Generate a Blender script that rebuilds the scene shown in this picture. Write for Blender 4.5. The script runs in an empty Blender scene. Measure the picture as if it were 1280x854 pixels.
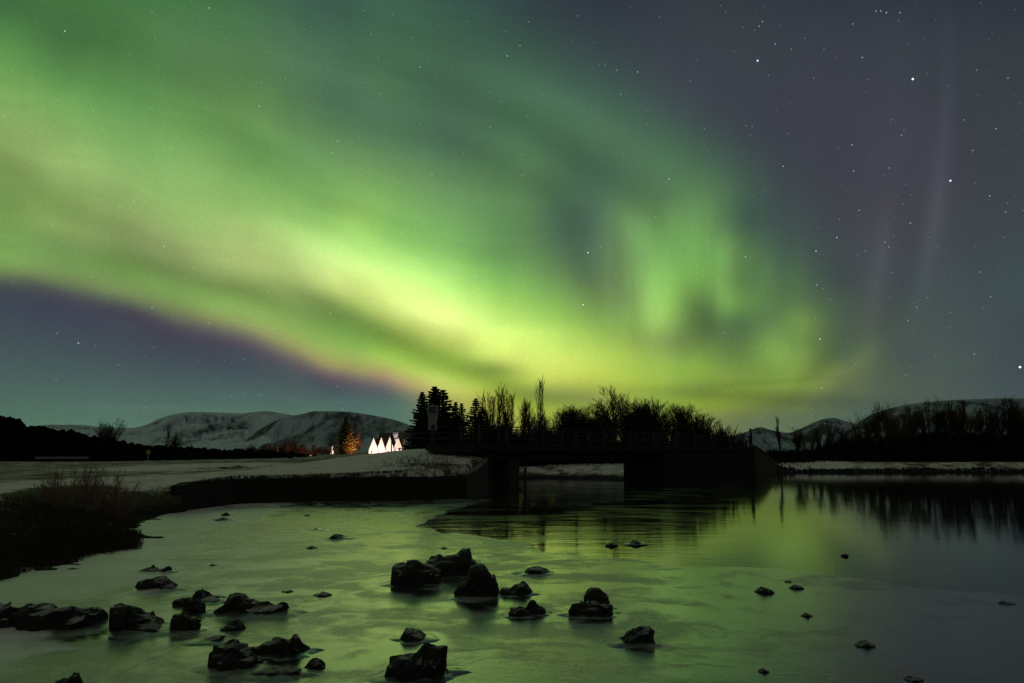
import bpy, bmesh, math, random
import numpy as np
from mathutils import Vector, Matrix, noise as mn
sc = bpy.context.scene
COLL = sc.collection
R_ = math.radians

# ------------------------------------------------------------------ camera
FPX = 967.0                       # focal length in pixels of the 1280 px wide photograph
CAMZ = 3.0
PITCH = math.atan((565 - 427) / FPX)
cam_d = bpy.data.cameras.new("camera")
cam_d.sensor_width = 36.0
cam_d.lens = 36.0 * FPX / 1280.0
cam_d.clip_start = 0.1
cam_d.clip_end = 30000
cam = bpy.data.objects.new("camera", cam_d)
COLL.objects.link(cam)
cam.location = (0, 0, CAMZ)
cam.rotation_euler = (math.pi / 2 + PITCH, 0, 0)
sc.camera = cam
sc.view_settings.view_transform = 'Standard'
sc.view_settings.look = 'None'
sc.view_settings.exposure = 0.0
sc.view_settings.gamma = 1.0
sc.view_settings.use_curve_mapping = False
sc.cycles.max_bounces = 6
sc.cycles.diffuse_bounces = 2
sc.cycles.glossy_bounces = 3

FWD = Vector((0, math.cos(PITCH), math.sin(PITCH)))
UPV = Vector((0, -math.sin(PITCH), math.cos(PITCH)))
RGT = Vector((1, 0, 0))
def ray(px, py):
    return RGT * ((px - 640) / FPX) + UPV * ((427 - py) / FPX) + FWD
def at(px, py, Y):
    """the point Y metres ahead that the photograph shows at px, py"""
    d = ray(px, py)
    return Vector((0, 0, CAMZ)) + d * (Y / d.y)
def gnd(px, py, z=0.0):
    d = ray(px, py)
    return Vector((0, 0, CAMZ)) + d * ((z - CAMZ) / d.z)

# ------------------------------------------------------------------ night sky with the aurora (by direction)
world = bpy.data.worlds.new("World")
sc.world = world
world.use_nodes = True
wt = world.node_tree
wt.nodes.clear()
class NB:
    """small expression helper that writes math nodes"""
    def __init__(s, nt): s.nt = nt
    def n(s, t, **k):
        o = s.nt.nodes.new(t)
        for a, b in k.items(): setattr(o, a, b)
        return o
    def m(s, op, *a, clamp=False):
        o = s.n('ShaderNodeMath', operation=op); o.use_clamp = clamp
        for i, x in enumerate(a): s.put(o.inputs[i], x)
        return o.outputs[0]
    def v(s, op, *a, out=0):
        o = s.n('ShaderNodeVectorMath', operation=op)
        for i, x in enumerate(a): s.put(o.inputs[i], x)
        return o.outputs[out]
    def scale(s, vec, f):
        o = s.n('ShaderNodeVectorMath', operation='SCALE')
        s.put(o.inputs[0], vec); s.put(o.inputs['Scale'], f)
        return o.outputs[0]
    def put(s, sock, x):
        if isinstance(x, bpy.types.NodeSocket): s.nt.links.new(x, sock)
        else: sock.default_value = x
    def sstep(s, x, a, b):
        o = s.n('ShaderNodeMapRange', interpolation_type='SMOOTHSTEP')
        s.put(o.inputs[0], x)
        o.inputs[1].default_value = a; o.inputs[2].default_value = b
        return o.outputs[0]
    def mix(s, f, a, b):
        o = s.n('ShaderNodeMix', data_type='RGBA')
        s.put(o.inputs[0], f); s.put(o.inputs[6], a); s.put(o.inputs[7], b)
        return o.outputs[2]
    def fcurve(s, x, pts):
        o = s.n('ShaderNodeFloatCurve')
        c = o.mapping.curves[0]
        c.points[0].location = pts[0]; c.points[1].location = pts[-1]
        for p in pts[1:-1]: c.points.new(*p)
        for p in c.points: p.handle_type = 'VECTOR'
        o.mapping.update()
        s.put(o.inputs[1], x)
        return o.outputs[0]

EX = [-60,0,80,150,210,300,400,430,500,560,620,700,800,1340]
EY = [338,345,360,373,398,418,458,467,485,500,506,508,508,508]
def pchip(x, y, q):
    x = np.array(x, float); y = np.array(y, float); h = np.diff(x); d = np.diff(y) / h
    m = np.zeros(len(x)); m[0] = d[0]; m[-1] = d[-1]
    for i in range(1, len(x) - 1):
        if d[i-1] * d[i] > 0:
            w1 = 2*h[i] + h[i-1]; w2 = h[i] + 2*h[i-1]; m[i] = (w1 + w2) / (w1 / d[i-1] + w2 / d[i])
    q = np.asarray(q, float)
    i = np.clip(np.searchsorted(x, q) - 1, 0, len(x) - 2); t = (q - x[i]) / h[i]
    return (2*t**3-3*t**2+1)*y[i]+(t**3-2*t**2+t)*h[i]*m[i]+(-2*t**3+3*t**2)*y[i+1]+(t**3-t**2)*h[i]*m[i+1]
ROWS = [-520,-450,-390,-340,-300,-262,-226,-192,-160,-132,-106,-82,-60,-42,-26,-12,0,12,26,50,90,140,200]
# brightness of the night sky (thousandths, linear rgb): one line per height above the arc's lower border, 32 azimuths in each
TABLE = "43,152,52,44,157,51,48,173,51,47,171,51,46,166,52,45,162,54,45,162,56,46,151,61,46,135,64,45,117,69,43,102,72,40,99,71,37,92,67,34,79,63,31,65,60,29,52,58,26,41,53,25,32,49,25,31,49,27,33,51,29,39,52,31,44,53,30,39,51,29,36,50,28,33,50,28,32,50,28,33,50,27,31,49,25,29,48,24,29,46,24,30,45,23,30,44;43,151,52,44,157,51,48,174,51,48,173,51,47,169,52,45,161,54,44,157,55,43,143,59,41,124,61,40,105,66,46,99,75,50,121,80,52,138,79,54,133,75,52,121,74,49,104,72,45,82,68,40,62,62,38,52,62,40,49,63,45,48,64,46,49,63,45,51,63,44,50,62,44,48,62,44,48,62,43,48,61,41,47,59,39,45,58,38,45,56,37,47,56,36,47,56;44,156,52,43,156,51,46,169,51,45,166,50,43,159,50,45,164,54,50,178,58,55,174,67,60,169,74,66,167,83,72,181,91,69,179,85,64,167,79,62,149,80,62,144,81,60,147,82,59,146,81,54,120,78,49,93,75,48,77,73,47,58,72,46,50,70,46,50,69,47,50,68,47,48,67,47,48,66,46,48,66,46,48,65,45,48,63,43,49,63,41,50,63,40,50,63;41,137,51,46,159,52,54,189,54,56,192,54,59,195,58,68,205,67,81,208,85,83,218,85,82,212,86,81,197,90,71,155,91,67,155,90,66,159,87,66,149,85,66,146,86,72,170,90,72,175,92,69,166,86,69,166,82,64,143,81,55,105,76,50,75,72,48,59,70,46,49,68,49,51,69,50,51,70,51,50,70,51,50,68,49,49,66,48,51,65,46,54,65,45,56,65;73,258,64,68,239,61,51,168,52,55,178,55,67,210,62,78,232,70,89,248,77,101,263,84,115,282,92,103,254,95,95,235,97,87,214,97,84,200,94,77,179,91,74,173,90,82,198,91,83,200,89,71,159,86,64,132,82,70,162,85,76,187,86,66,137,80,57,95,74,51,67,71,50,55,71,51,51,70,53,51,70,53,50,69,51,50,68,49,51,67,46,54,67,45,55,67;110,328,77,107,315,76,91,283,71,86,270,71,89,284,77,99,291,79,109,297,78,112,296,82,118,304,89,120,308,97,127,322,112,137,331,106,123,298,99,112,271,97,104,255,95,97,244,92,88,213,89,75,165,86,70,147,84,80,176,87,76,169,87,89,218,87,72,155,77,53,79,71,51,61,70,53,55,70,55,52,70,56,52,70,54,54,69,51,55,69,49,56,69,48,57,69;163,354,93,160,361,93,141,361,90,129,349,88,127,342,90,131,343,92,134,341,91,126,323,86,100,279,73,138,353,94,173,416,105,182,436,104,173,416,103,145,363,103,125,321,100,108,285,95,91,216,90,70,135,89,79,154,89,125,304,100,140,363,104,120,319,96,61,121,74,51,81,72,52,69,71,55,60,72,60,57,72,57,55,71,56,58,71,53,59,71,49,59,71,48,60,71;215,409,113,220,414,116,207,404,113,189,401,112,162,384,105,173,395,109,193,410,118,177,401,107,173,414,104,190,446,108,195,463,106,264,573,109,190,485,109,178,461,112,157,414,109,126,337,100,108,267,97,93,190,94,96,182,93,123,277,96,142,391,97,138,390,87,114,296,79,70,136,74,56,87,72,58,72,72,59,66,75,58,61,74,54,61,73,52,63,73,49,64,73,49,65,73;208,364,107,217,377,113,264,451,141,254,461,140,232,450,131,232,459,130,238,467,131,243,482,130,248,506,130,292,572,142,339,683,151,322,721,147,318,712,138,307,694,136,270,633,127,183,491,106,159,397,98,122,264,94,107,202,91,143,310,90,172,445,85,163,435,78,102,225,70,78,187,71,70,125,64,52,70,72,64,67,75,56,68,77,55,68,75,52,69,74,49,70,74,48,72,74;163,295,86,178,322,92,210,377,106,236,420,123,264,467,142,268,482,142,279,528,140,306,516,149,337,538,159,377,614,174,453,717,196,525,809,193,500,853,185,455,831,159,373,752,120,298,661,98,230,544,92,175,397,88,148,292,89,160,300,94,208,468,86,118,245,69,144,368,70,92,203,64,74,143,66,71,106,69,64,81,73,61,74,75,57,72,76,53,71,76,50,69,76,50,69,76;151,308,76,162,319,81,175,335,84,206,365,103,237,388,124,269,404,144,299,454,152,349,527,165,378,558,172,385,566,170,463,634,176,500,655,159,589,778,193,623,849,209,594,878,195,450,777,128,349,670,100,256,526,85,191,406,79,201,417,84,222,449,82,92,196,61,70,140,64,77,173,66,122,262,57,79,125,67,75,87,72,64,84,73,60,79,77,57,75,78,52,69,77,49,66,76;150,309,75,157,312,78,203,356,100,200,334,102,188,297,100,198,297,109,232,344,122,306,450,146,325,484,148,266,415,120,199,326,86,229,412,85,321,467,89,408,528,109,485,626,124,518,773,128,472,747,102,368,626,83,280,505,72,217,383,70,143,235,71,118,227,62,91,184,59,115,247,55,104,207,56,80,130,65,72,99,71,68,89,75,62,82,78,58,77,79,53,70,79,52,69,79;137,297,68,146,309,74,136,261,77,147,272,80,153,278,80,149,264,80,167,292,86,170,291,84,180,311,85,195,365,89,154,352,74,173,387,63,208,410,58,267,455,57,336,513,65,576,784,103,503,700,97,443,654,81,367,588,64,305,512,59,213,380,62,186,369,55,123,248,57,145,303,53,140,274,49,86,139,64,94,139,66,67,84,82,66,90,81,63,87,80,54,71,80,50,63,80;159,365,83,154,342,81,144,317,80,141,302,76,135,313,65,145,324,69,161,338,74,177,373,79,194,399,82,208,401,84,205,429,79,226,488,71,307,630,64,308,608,56,280,526,55,158,260,56,407,557,72,470,632,67,406,585,54,316,520,50,242,455,46,217,403,37,177,322,44,145,274,46,144,254,54,130,201,63,97,134,71,79,103,78,70,92,81,63,86,82,57,76,83,55,73,84;161,353,82,161,342,84,154,307,86,156,303,86,158,304,84,162,312,81,176,329,83,211,391,91,238,421,96,254,410,96,272,445,91,304,455,94,359,519,78,400,608,80,362,612,65,326,551,49,378,530,61,389,511,63,359,493,50,343,502,43,245,395,44,164,278,50,169,293,43,171,305,43,181,322,46,130,192,64,100,127,74,82,106,79,73,96,82,66,89,84,60,81,86,58,78,87;156,309,86,147,258,87,141,219,90,147,226,94,185,302,109,162,228,96,174,233,96,227,317,110,261,349,118,268,308,114,329,325,121,321,291,128,403,277,173,460,464,128,462,592,81,326,487,51,196,303,54,169,248,67,215,299,68,248,382,52,216,372,41,199,340,32,191,320,34,150,243,44,125,188,59,107,149,71,93,124,76,81,107,80,74,100,83,68,94,85,61,85,89,58,80,91;114,157,83,90,103,77,81,82,78,91,96,84,103,109,88,104,94,88,118,107,93,152,142,106,174,160,114,178,148,115,171,99,123,163,108,125,174,157,127,313,320,130,411,468,94,366,421,43,315,469,38,270,414,46,263,363,60,278,378,60,233,371,44,225,366,30,186,285,42,140,211,54,115,173,62,96,134,75,84,113,79,75,100,80,72,99,83,67,95,86,61,86,89,58,82,90;54,45,69,56,57,75,57,58,79,61,57,81,59,44,77,61,50,78,72,58,84,87,60,95,97,69,101,94,84,101,70,74,94,79,99,106,92,132,122,184,237,117,292,348,90,329,406,60,326,439,46,305,436,47,285,397,53,263,379,51,237,367,47,192,262,74,151,197,81,120,164,85,107,153,79,93,134,82,78,114,85,75,106,84,72,102,85,67,96,87,62,89,89,59,84,90;51,68,83,49,57,82,49,51,81,52,53,82,56,64,85,55,55,82,56,56,84,54,62,83,59,73,88,68,85,98,68,101,106,77,128,120,93,161,120,138,206,110,215,269,86,302,338,61,308,374,54,281,368,54,249,338,55,224,314,55,192,273,59,160,227,69,134,188,83,113,165,87,99,146,88,88,130,88,80,119,87,76,113,87,71,105,87,67,98,87,61,90,89,59,86,89;49,60,84,49,61,85,51,64,88,52,64,87,52,61,86,53,66,88,54,70,90,54,71,92,59,84,98,72,116,107,84,157,120,82,163,125,87,172,123,97,172,117,157,224,95,225,281,75,262,318,64,248,321,63,223,300,64,199,277,66,172,246,69,145,210,77,130,195,86,115,185,92,104,163,94,95,146,94,88,136,93,83,128,93,78,119,92,73,111,93,68,102,93,65,96,94;60,86,93,60,86,94,61,88,95,62,90,96,64,92,96,68,105,102,71,115,107,77,135,114,85,157,120,95,179,123,105,205,127,104,205,128,102,195,125,110,190,116,170,236,94,245,296,71,274,333,61,257,334,60,230,311,62,205,287,63,177,253,66,149,215,75,131,193,85,115,180,91,102,158,92,93,142,92,86,131,92,81,124,91,76,115,91,72,107,91,66,98,92,63,94,93;69,110,101,70,118,104,73,127,108,78,139,113,84,155,120,90,167,121,96,182,123,103,195,125,105,202,126,103,198,126,102,198,126,98,194,127,98,189,124,106,185,116,166,233,94,240,292,72,271,329,62,255,330,61,228,308,62,204,284,64,176,251,67,148,213,76,131,194,86,115,181,91,103,159,92,93,143,93,86,133,92,81,125,92,77,116,91,72,108,92,66,99,92,63,94,93;88,177,119,93,188,122,100,204,126,103,207,128,104,205,128,100,190,125,97,183,123,98,184,123,100,191,125,101,193,125,103,200,127,100,197,127,99,191,124,107,186,116,167,234,94,241,293,72,271,330,62,255,331,61,228,309,62,204,285,63,176,251,67,149,214,76,131,194,86,115,181,91,103,159,92,93,143,92,86,132,92,81,125,91,77,116,91,72,108,92,66,99,92,63,94,93"
# folds, rays and thin cloud streaks: place, direction, length, width, bend, strength
FOLDS = [(150, 70, 24, 130, 22, 0, -0.1), (655, 160, 29, 150, 15, 0.0004, -0.16), (700, 130, 27, 140, 13, 0.0006, 0.1), (590, 190, 24, 110, 14, 0.0009, -0.17), (770, 230, 40, 70, 16, 0.001, -0.08), (722, 320, 72, 70, 16, 0.0, -0.16), (800, 300, 68, 70, 15, 0.001, 0.15), (812, 385, 75, 40, 14, 0, 0.16), (846, 330, 72, 60, 10, 0, -0.06), (868, 390, 100, 38, 11, 0.0, -0.1), (905, 330, 88, 60, 11, 0, 0.22), (936, 335, 90, 70, 16, 0, -0.07), (890, 415, 60, 30, 14, 0, -0.06), (960, 330, 90, 70, 14, 0, 0.08), (928, 395, 100, 40, 14, 0, -0.07), (968, 432, 60, 34, 14, 0, 0.2), (1003, 425, 80, 40, 13, 0, 0.14), (1060, 462, -38, 45, 9, 0, 0.16), (1018, 465, -45, 26, 9, 0, -0.14), (880, 489, 2, 75, 5, 0, -0.16), (945, 497, 2, 100, 4.5, 0, -0.12), (1010, 505, 1, 80, 4, 0, -0.1), (960, 478, -2, 60, 3, 0, -0.12), (1178, 200, 96, 110, 8, 0.0004, 0.26), (1100, 330, 98, 60, 9, 0, 0.22), (1160, 320, 96, 60, 10, 0, 0.1), (455, 497, 1, 150, 2.2, 0, 0.07), (640, 502, 1, 130, 5, 0, -0.11), (205, 511, 2, 75, 3, 0, 0.1), (25, 215, 33, 60, 14, 0, -0.1), (410, 235, 40, 50, 12, 0, -0.06), (465, 412, 27, 80, 12, 0, -0.2), (560, 456, 26, 75, 10, 0, -0.22), (640, 487, 20, 50, 9, 0, -0.12), (310, 366, 17, 100, 12, 0, -0.15), (180, 330, 12, 70, 13, 0, -0.08), (545, 385, 28, 120, 24, 0, 0.09), (440, 335, 24, 110, 24, 0, 0.07), (700, 440, 14, 90, 24, 0, 0.06)]
STARS = [(947,76,1.6),(1141,99,2.2),(1188,226,1.6),(735,316,1.2),(729,381,1.1),(1275,459,2.2),(1025,424,.9),(1020,314,.8),(1046,297,.7),(932,321,.6),(836,224,.7),(81,39,.7),(261,10,.5),(324,133,.5),(415,191,.4),(422,176,.5),(525,84,.5),(98,429,.7),(205,308,.5),(190,385,.4),(262,404,.45),(413,392,.45),(540,219,.4),(634,70,.6),(650,57,.4),(722,20,.3),(771,88,.4),(797,90,.6),(776,118,.4),(1065,181,.6),(1067,214,.5),(1074,263,.5),(979,208,.55),(1095,14,.5),(1101,14,.5),(1108,16,.6),(1125,16,.5),(949,33,.5),(953,27,.5),(969,55,.5),(1078,72,.5),(1066,30,.4),(1245,161,.5),(1216,188,.4),(1237,245,.5),(1127,169,.45),(1138,279,.5),(1106,303,.4),(1111,309,.35),(1146,384,.35),(1135,401,.4),(1218,443,.4),(905,416,.4),(1027,485,.5),(1111,210,.35),(1257,265,.4),(1260,98,.4),(1225,340,.35),(1238,371,.4),(988,356,.0),(1021,356,.5),(751,309,.35),(1205,150,.3)]

nb = NB(wt)
dirv = nb.n('ShaderNodeTexCoord').outputs['Generated']
dF = nb.v('DOT_PRODUCT', dirv, tuple(FWD), out=1)
dR = nb.v('DOT_PRODUCT', dirv, tuple(RGT), out=1)
dU = nb.v('DOT_PRODUCT', dirv, tuple(UPV), out=1)
dFc = nb.m('MAXIMUM', dF, 0.12)
U = nb.m('MULTIPLY_ADD', nb.m('DIVIDE', dR, dFc), FPX, 640.0)
V0 = nb.m('MULTIPLY_ADD', nb.m('DIVIDE', dU, dFc), -FPX, 427.0)
# slight large-scale waviness so that no fold is ruler-made
nz = nb.n('ShaderNodeTexNoise'); nz.inputs['Scale'].default_value = 5.0; nz.inputs['Detail'].default_value = 3.0
nb.put(nz.inputs['Vector'], dirv)
V = nb.m('MULTIPLY_ADD', nb.m('SUBTRACT', nz.outputs['Fac'], 0.5), 26.0, V0)
un = nb.m('MULTIPLY_ADD', U, 1/1320., 20/1320., clamp=True)
qs = np.linspace(-60, 1340, 57)
es = pchip(EX, EY, qs)
en = nb.fcurve(nb.m('MULTIPLY_ADD', U, 1/1400., 60/1400., clamp=True), [(float((q+60)/1400), float((e-300)/250)) for q, e in zip(qs, es)])
edge = nb.m('MULTIPLY_ADD', en, 250.0, 300.0)
vp = nb.m('SUBTRACT', V, edge)
tn = nb.fcurve(nb.m('MULTIPLY_ADD', vp, 1/720., 520/720., clamp=True), [((r+520)/720., k/22.) for k, r in enumerate(ROWS)])
T = nb.m('MULTIPLY', tn, 22.0)
bg = bpy.data.node_groups.new("row_weight", 'ShaderNodeTree')
bg.interface.new_socket("x", in_out='INPUT', socket_type='NodeSocketFloat')
bg.interface.new_socket("k", in_out='INPUT', socket_type='NodeSocketFloat')
bg.interface.new_socket("w", in_out='OUTPUT', socket_type='NodeSocketFloat')
g = NB(bg)
gi = g.n('NodeGroupInput'); go = g.n('NodeGroupOutput')
xa = g.m('ABSOLUTE', g.m('SUBTRACT', gi.outputs[0], gi.outputs[1]))
a3 = g.m('POWER', g.m('MAXIMUM', g.m('SUBTRACT', 2.0, xa), 0.0), 3.0)
b3 = g.m('POWER', g.m('MAXIMUM', g.m('SUBTRACT', 1.0, xa), 0.0), 3.0)
g.put(go.inputs[0], g.m('DIVIDE', g.m('MULTIPLY_ADD', b3, -4.0, a3), 6.0))
acc = None
rows = [[float(x) / 1000 for x in r.split(",")] for r in TABLE.split(";")]
for k in range(-1, len(rows) + 1):
    r = rows[min(max(k, 0), len(rows) - 1)]
    gn = nb.n('ShaderNodeGroup'); gn.node_tree = bg
    nb.put(gn.inputs[0], T); gn.inputs[1].default_value = float(k)
    cr = nb.n('ShaderNodeValToRGB'); cr.color_ramp.interpolation = 'CARDINAL'
    els = cr.color_ramp.elements
    for i in range(32):
        e = els[0] if i == 0 else (els[1] if False else els.new(i / 31.0 if i < 31 else 0.9999)) if i < 31 else els[len(els) - 1]
        e.position = i / 31.0
        e.color = (r[3*i], r[3*i+1], r[3*i+2], 1)
    nb.put(cr.inputs[0], un)
    c = nb.scale(cr.outputs[0], gn.outputs[0])
    acc = c if acc is None else nb.v('ADD', acc, c)
fac = None
for (u0, v0, a, sl, sw, b, am) in FOLDS:
    a = R_(a); ca, sa = math.cos(a), math.sin(a)
    x = nb.m('ADD', nb.m('MULTIPLY', U, ca), nb.m('MULTIPLY_ADD', V, sa, -(u0*ca + v0*sa)))
    y = nb.m('ADD', nb.m('MULTIPLY', U, -sa), nb.m('MULTIPLY_ADD', V, ca, u0*sa - v0*ca))
    x2 = nb.m('MULTIPLY', x, x)
    if b: y = nb.m('MULTIPLY_ADD', x2, -b, y)
    q = nb.m('MULTIPLY_ADD', x2, -.5/sl**2, nb.m('MULTIPLY', nb.m('MULTIPLY', y, y), -.5/sw**2))
    f = nb.m('MULTIPLY_ADD', nb.m('EXPONENT', q), am, 1.0)
    fac = f if fac is None else nb.m('MULTIPLY', fac, f)
# fine rays: along the arc on the left, upright in the curl on the right
def aniso(su, sv, vv, det=3.0):
    cb = nb.n('ShaderNodeCombineXYZ'); nb.put(cb.inputs[0], nb.m('MULTIPLY', U, su)); nb.put(cb.inputs[1], nb.m('MULTIPLY', vv, sv)); cb.inputs[2].default_value = su*900
    o = nb.n('ShaderNodeTexNoise'); o.inputs['Scale'].default_value = 1.0; o.inputs['Detail'].default_value = det; o.inputs['Distortion'].default_value = .3
    nb.put(o.inputs['Vector'], cb.outputs[0]); return nb.m('SUBTRACT', o.outputs['Fac'], .5)
over = nb.sstep(vp, 30.0, -30.0)
wl_ = nb.m('MULTIPLY', nb.sstep(U, 820.0, 600.0), over)
wr_ = nb.m('MULTIPLY', nb.sstep(U, 680.0, 800.0), nb.m('MULTIPLY', nb.sstep(U, 1060.0, 930.0), nb.m('MULTIPLY', nb.sstep(V, 470.0, 400.0), nb.sstep(V, 190.0, 300.0))))
fac = nb.m('MULTIPLY', fac, nb.m('MULTIPLY_ADD', nb.m('MULTIPLY', aniso(.0038, .017, vp), wl_), .46, 1.0))
fac = nb.m('MULTIPLY', fac, nb.m('MULTIPLY_ADD', nb.m('MULTIPLY', aniso(.022, .0045, nb.m('ADD', V, nb.m('MULTIPLY', U, .35))), wr_), .60, 1.0))
fac = nb.m('MULTIPLY', fac, nb.m('MULTIPLY_ADD', nb.m('MULTIPLY', aniso(.010, .0045, vp), over), .30, 1.0))
acc = nb.scale(acc, fac)
# the oxygen green leans to yellow, and bright folds stand out more than the veil between them
sc_ = nb.n('ShaderNodeSeparateColor'); nb.put(sc_.inputs[0], acc)
gm = nb.sstep(nb.m('SUBTRACT', sc_.outputs[1], sc_.outputs[2]), .015, .16)
lum = nb.v('DOT_PRODUCT', acc, (.3, .6, .1), out=1)
gain = nb.m('POWER', nb.m('MAXIMUM', nb.m('DIVIDE', lum, .26), .05), nb.m('MULTIPLY', gm, .10))
acc = nb.scale(acc, gain)
acc = nb.v('MULTIPLY', acc, nb.mix(gm, (.95, 1.04, 1.03, 1), (1.12, 1.01, .92, 1)))
core = nb.m('MULTIPLY', nb.sstep(lum, .34, .75), .025)
acc = nb.v('ADD', acc, nb.scale((.9, .8, 1.2), core))
hs = nb.n('ShaderNodeHueSaturation'); hs.inputs['Saturation'].default_value = .94; nb.put(hs.inputs['Color'], acc)
acc = hs.outputs[0]
# unseen sky behind and overhead: a plain glow raised to fill the ground
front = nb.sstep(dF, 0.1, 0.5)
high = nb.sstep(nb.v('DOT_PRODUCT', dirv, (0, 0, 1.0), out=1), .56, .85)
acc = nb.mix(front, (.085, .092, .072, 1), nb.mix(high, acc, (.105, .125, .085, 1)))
# stars
vo = nb.n('ShaderNodeTexVoronoi'); vo.inputs['Scale'].default_value = 150.0
nb.put(vo.inputs['Vector'], dirv)
sp = nb.m('MULTIPLY_ADD', vo.outputs['Distance'], -1/0.090, 1.0, clamp=True)
rnd = nb.n('ShaderNodeSeparateColor'); nb.put(rnd.inputs[0], vo.outputs['Color'])
amp = nb.m('MULTIPLY', nb.m('POWER', rnd.outputs[0], 3.2), 0.80)
st = nb.scale(nb.mix(rnd.outputs[1], (1, .85, .75, 1), (.75, .85, 1, 1)), nb.m('MULTIPLY', sp, amp))
blue = None
for (px, py, am) in STARS:
    d = ray(px, py).normalized()
    dist = nb.v('DISTANCE', dirv, tuple(d), out=1)
    rad = (.72 + .36*min(am, 1.8)) / FPX
    f = nb.m('MULTIPLY', nb.m('MULTIPLY_ADD', dist, -1/rad, 1.0, clamp=True), am * 1.3)
    blue = f if blue is None else nb.m('ADD', blue, f)
st = nb.v('ADD', st, nb.scale((.72, .82, 1.0), blue))
# a very fine mottling of the sky colour, added as camera grain
grain = nb.n('ShaderNodeTexNoise'); grain.inputs['Scale'].default_value = 520.0; grain.inputs['Detail'].default_value = 1.0
nb.put(grain.inputs['Vector'], dirv)
acc = nb.v('MULTIPLY', acc, nb.v('ADD', nb.scale(nb.v('SUBTRACT', grain.outputs['Color'], (.5, .5, .5)), .34), (1, 1, 1)))
acc = nb.v('ADD', acc, st)
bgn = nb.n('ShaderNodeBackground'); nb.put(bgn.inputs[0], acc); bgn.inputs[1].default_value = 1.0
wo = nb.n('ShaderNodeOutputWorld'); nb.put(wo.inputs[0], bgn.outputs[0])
world.cycles.sampling_method = 'MANUAL'
world.cycles.sample_map_resolution = 512

# ------------------------------------------------------------------ helpers
class MB:
    """collects faces and links them as ONE mesh object"""
    def __init__(s): s.v = []; s.f = []
    def add(s, vs, fs):
        o = len(s.v); s.v.extend([tuple(p) for p in vs]); s.f.extend([tuple(i + o for i in q) for q in fs]); return s
    def box(s, c, size, rot=0.0, taper=1.0):
        cx, cy, cz = c; sx, sy, sz = size[0]/2, size[1]/2, size[2]/2
        ca, sa = math.cos(rot), math.sin(rot); vs = []
        for z, k in ((-sz, 1.0), (sz, taper)):
            for x, y in ((-sx, -sy), (sx, -sy), (sx, sy), (-sx, sy)):
                x *= k; y *= k
                vs.append((cx + x*ca - y*sa, cy + x*sa + y*ca, cz + z))
        return s.add(vs, [(3,2,1,0),(4,5,6,7),(0,1,5,4),(1,2,6,5),(2,3,7,6),(3,0,4,7)])
    def tube(s, pts, rad, n=6, cap=True):
        pts = [Vector(p) for p in pts]; vs = []; fs = []
        for i, p in enumerate(pts):
            t = (pts[min(i+1, len(pts)-1)] - pts[max(i-1, 0)])
            if t.length < 1e-9: t = Vector((0,0,1))
            t.normalize()
            a = t.orthogonal().normalized() if abs(t.z) < .99 else Vector((1,0,0))
            if abs(t.z) < .99: a = Vector((-t.y, t.x, 0)).normalized()
            b = t.cross(a)
            r = rad[i] if isinstance(rad, (list, tuple)) else rad
            for k in range(n):
                w = 2*math.pi*k/n
                vs.append(p + a*(r*math.cos(w)) + b*(r*math.sin(w)))
        for i in range(len(pts)-1):
            for k in range(n):
                fs.append((i*n+k, i*n+(k+1)%n, (i+1)*n+(k+1)%n, (i+1)*n+k))
        if cap:
            fs.append(tuple(range(n))[::-1]); fs.append(tuple((len(pts)-1)*n+k for k in range(n)))
        return s.add(vs, fs)
    def build(s, name, mat, parent=None, smooth=False, at=None):
        me = bpy.data.meshes.new(name); me.from_pydata(s.v, [], s.f); me.validate(); me.update()
        if smooth: me.polygons.foreach_set('use_smooth', [True]*len(me.polygons))
        if mat: me.materials.append(mat)
        o = bpy.data.objects.new(name, me); COLL.objects.link(o)
        if parent: o.parent = parent
        if at is not None: o.location = at
        return o
def tag(o, label=None, cat=None, group=None, kind=None):
    if label: o['label'] = label
    if cat: o['category'] = cat
    if group: o['group'] = group
    if kind: o['kind'] = kind
    return o
def thing(name, loc, label, cat, rz=0.0, group=None):
    o = bpy.data.objects.new(name, None); COLL.objects.link(o)
    o.empty_display_size = .3
    o.location = loc; o.rotation_euler = (0, 0, rz)
    return tag(o, label, cat, group)
def dup(root, loc, rz, scale, label, group=None):
    r = root.copy(); COLL.objects.link(r)
    r.location = loc; r.rotation_euler = (0, 0, rz); r.scale = scale
    r['label'] = label
    if group: r['group'] = group
    for ch in list(root.children):
        c = ch.copy(); COLL.objects.link(c); c.parent = r
        for gch in list(ch.children):
            d = gch.copy(); COLL.objects.link(d); d.parent = c
    return r

# ------------------------------------------------------------------ materials
def mat(name):
    m = bpy.data.materials.new(name); m.use_nodes = True
    nt = m.node_tree
    return m, NB(nt), nt.nodes['Principled BSDF']
def simple(name, c, rough=.8, spec=.3, metal=0.0, var=.25, scale=3.0, bump=0.0):
    m, b, p = mat(name)
    tc = b.n('ShaderNodeTexCoord').outputs['Object']
    nz = b.n('ShaderNodeTexNoise'); nz.inputs['Scale'].default_value = scale; nz.inputs['Detail'].default_value = 5
    b.put(nz.inputs['Vector'], tc)
    lo = tuple(x*(1-var) for x in c) + (1,); hi = tuple(min(1, x*(1+var)) for x in c) + (1,)
    b.put(p.inputs['Base Color'], b.mix(nz.outputs['Fac'], lo, hi))
    p.inputs['Roughness'].default_value = rough; p.inputs['Specular IOR Level'].default_value = spec
    p.inputs['Metallic'].default_value = metal
    if bump:
        bp = b.n('ShaderNodeBump'); bp.inputs['Strength'].default_value = bump; bp.inputs['Distance'].default_value = .05
        b.put(bp.inputs['Height'], nz.outputs['Fac']); b.put(p.inputs['Normal'], bp.outputs[0])
    return m
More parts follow.
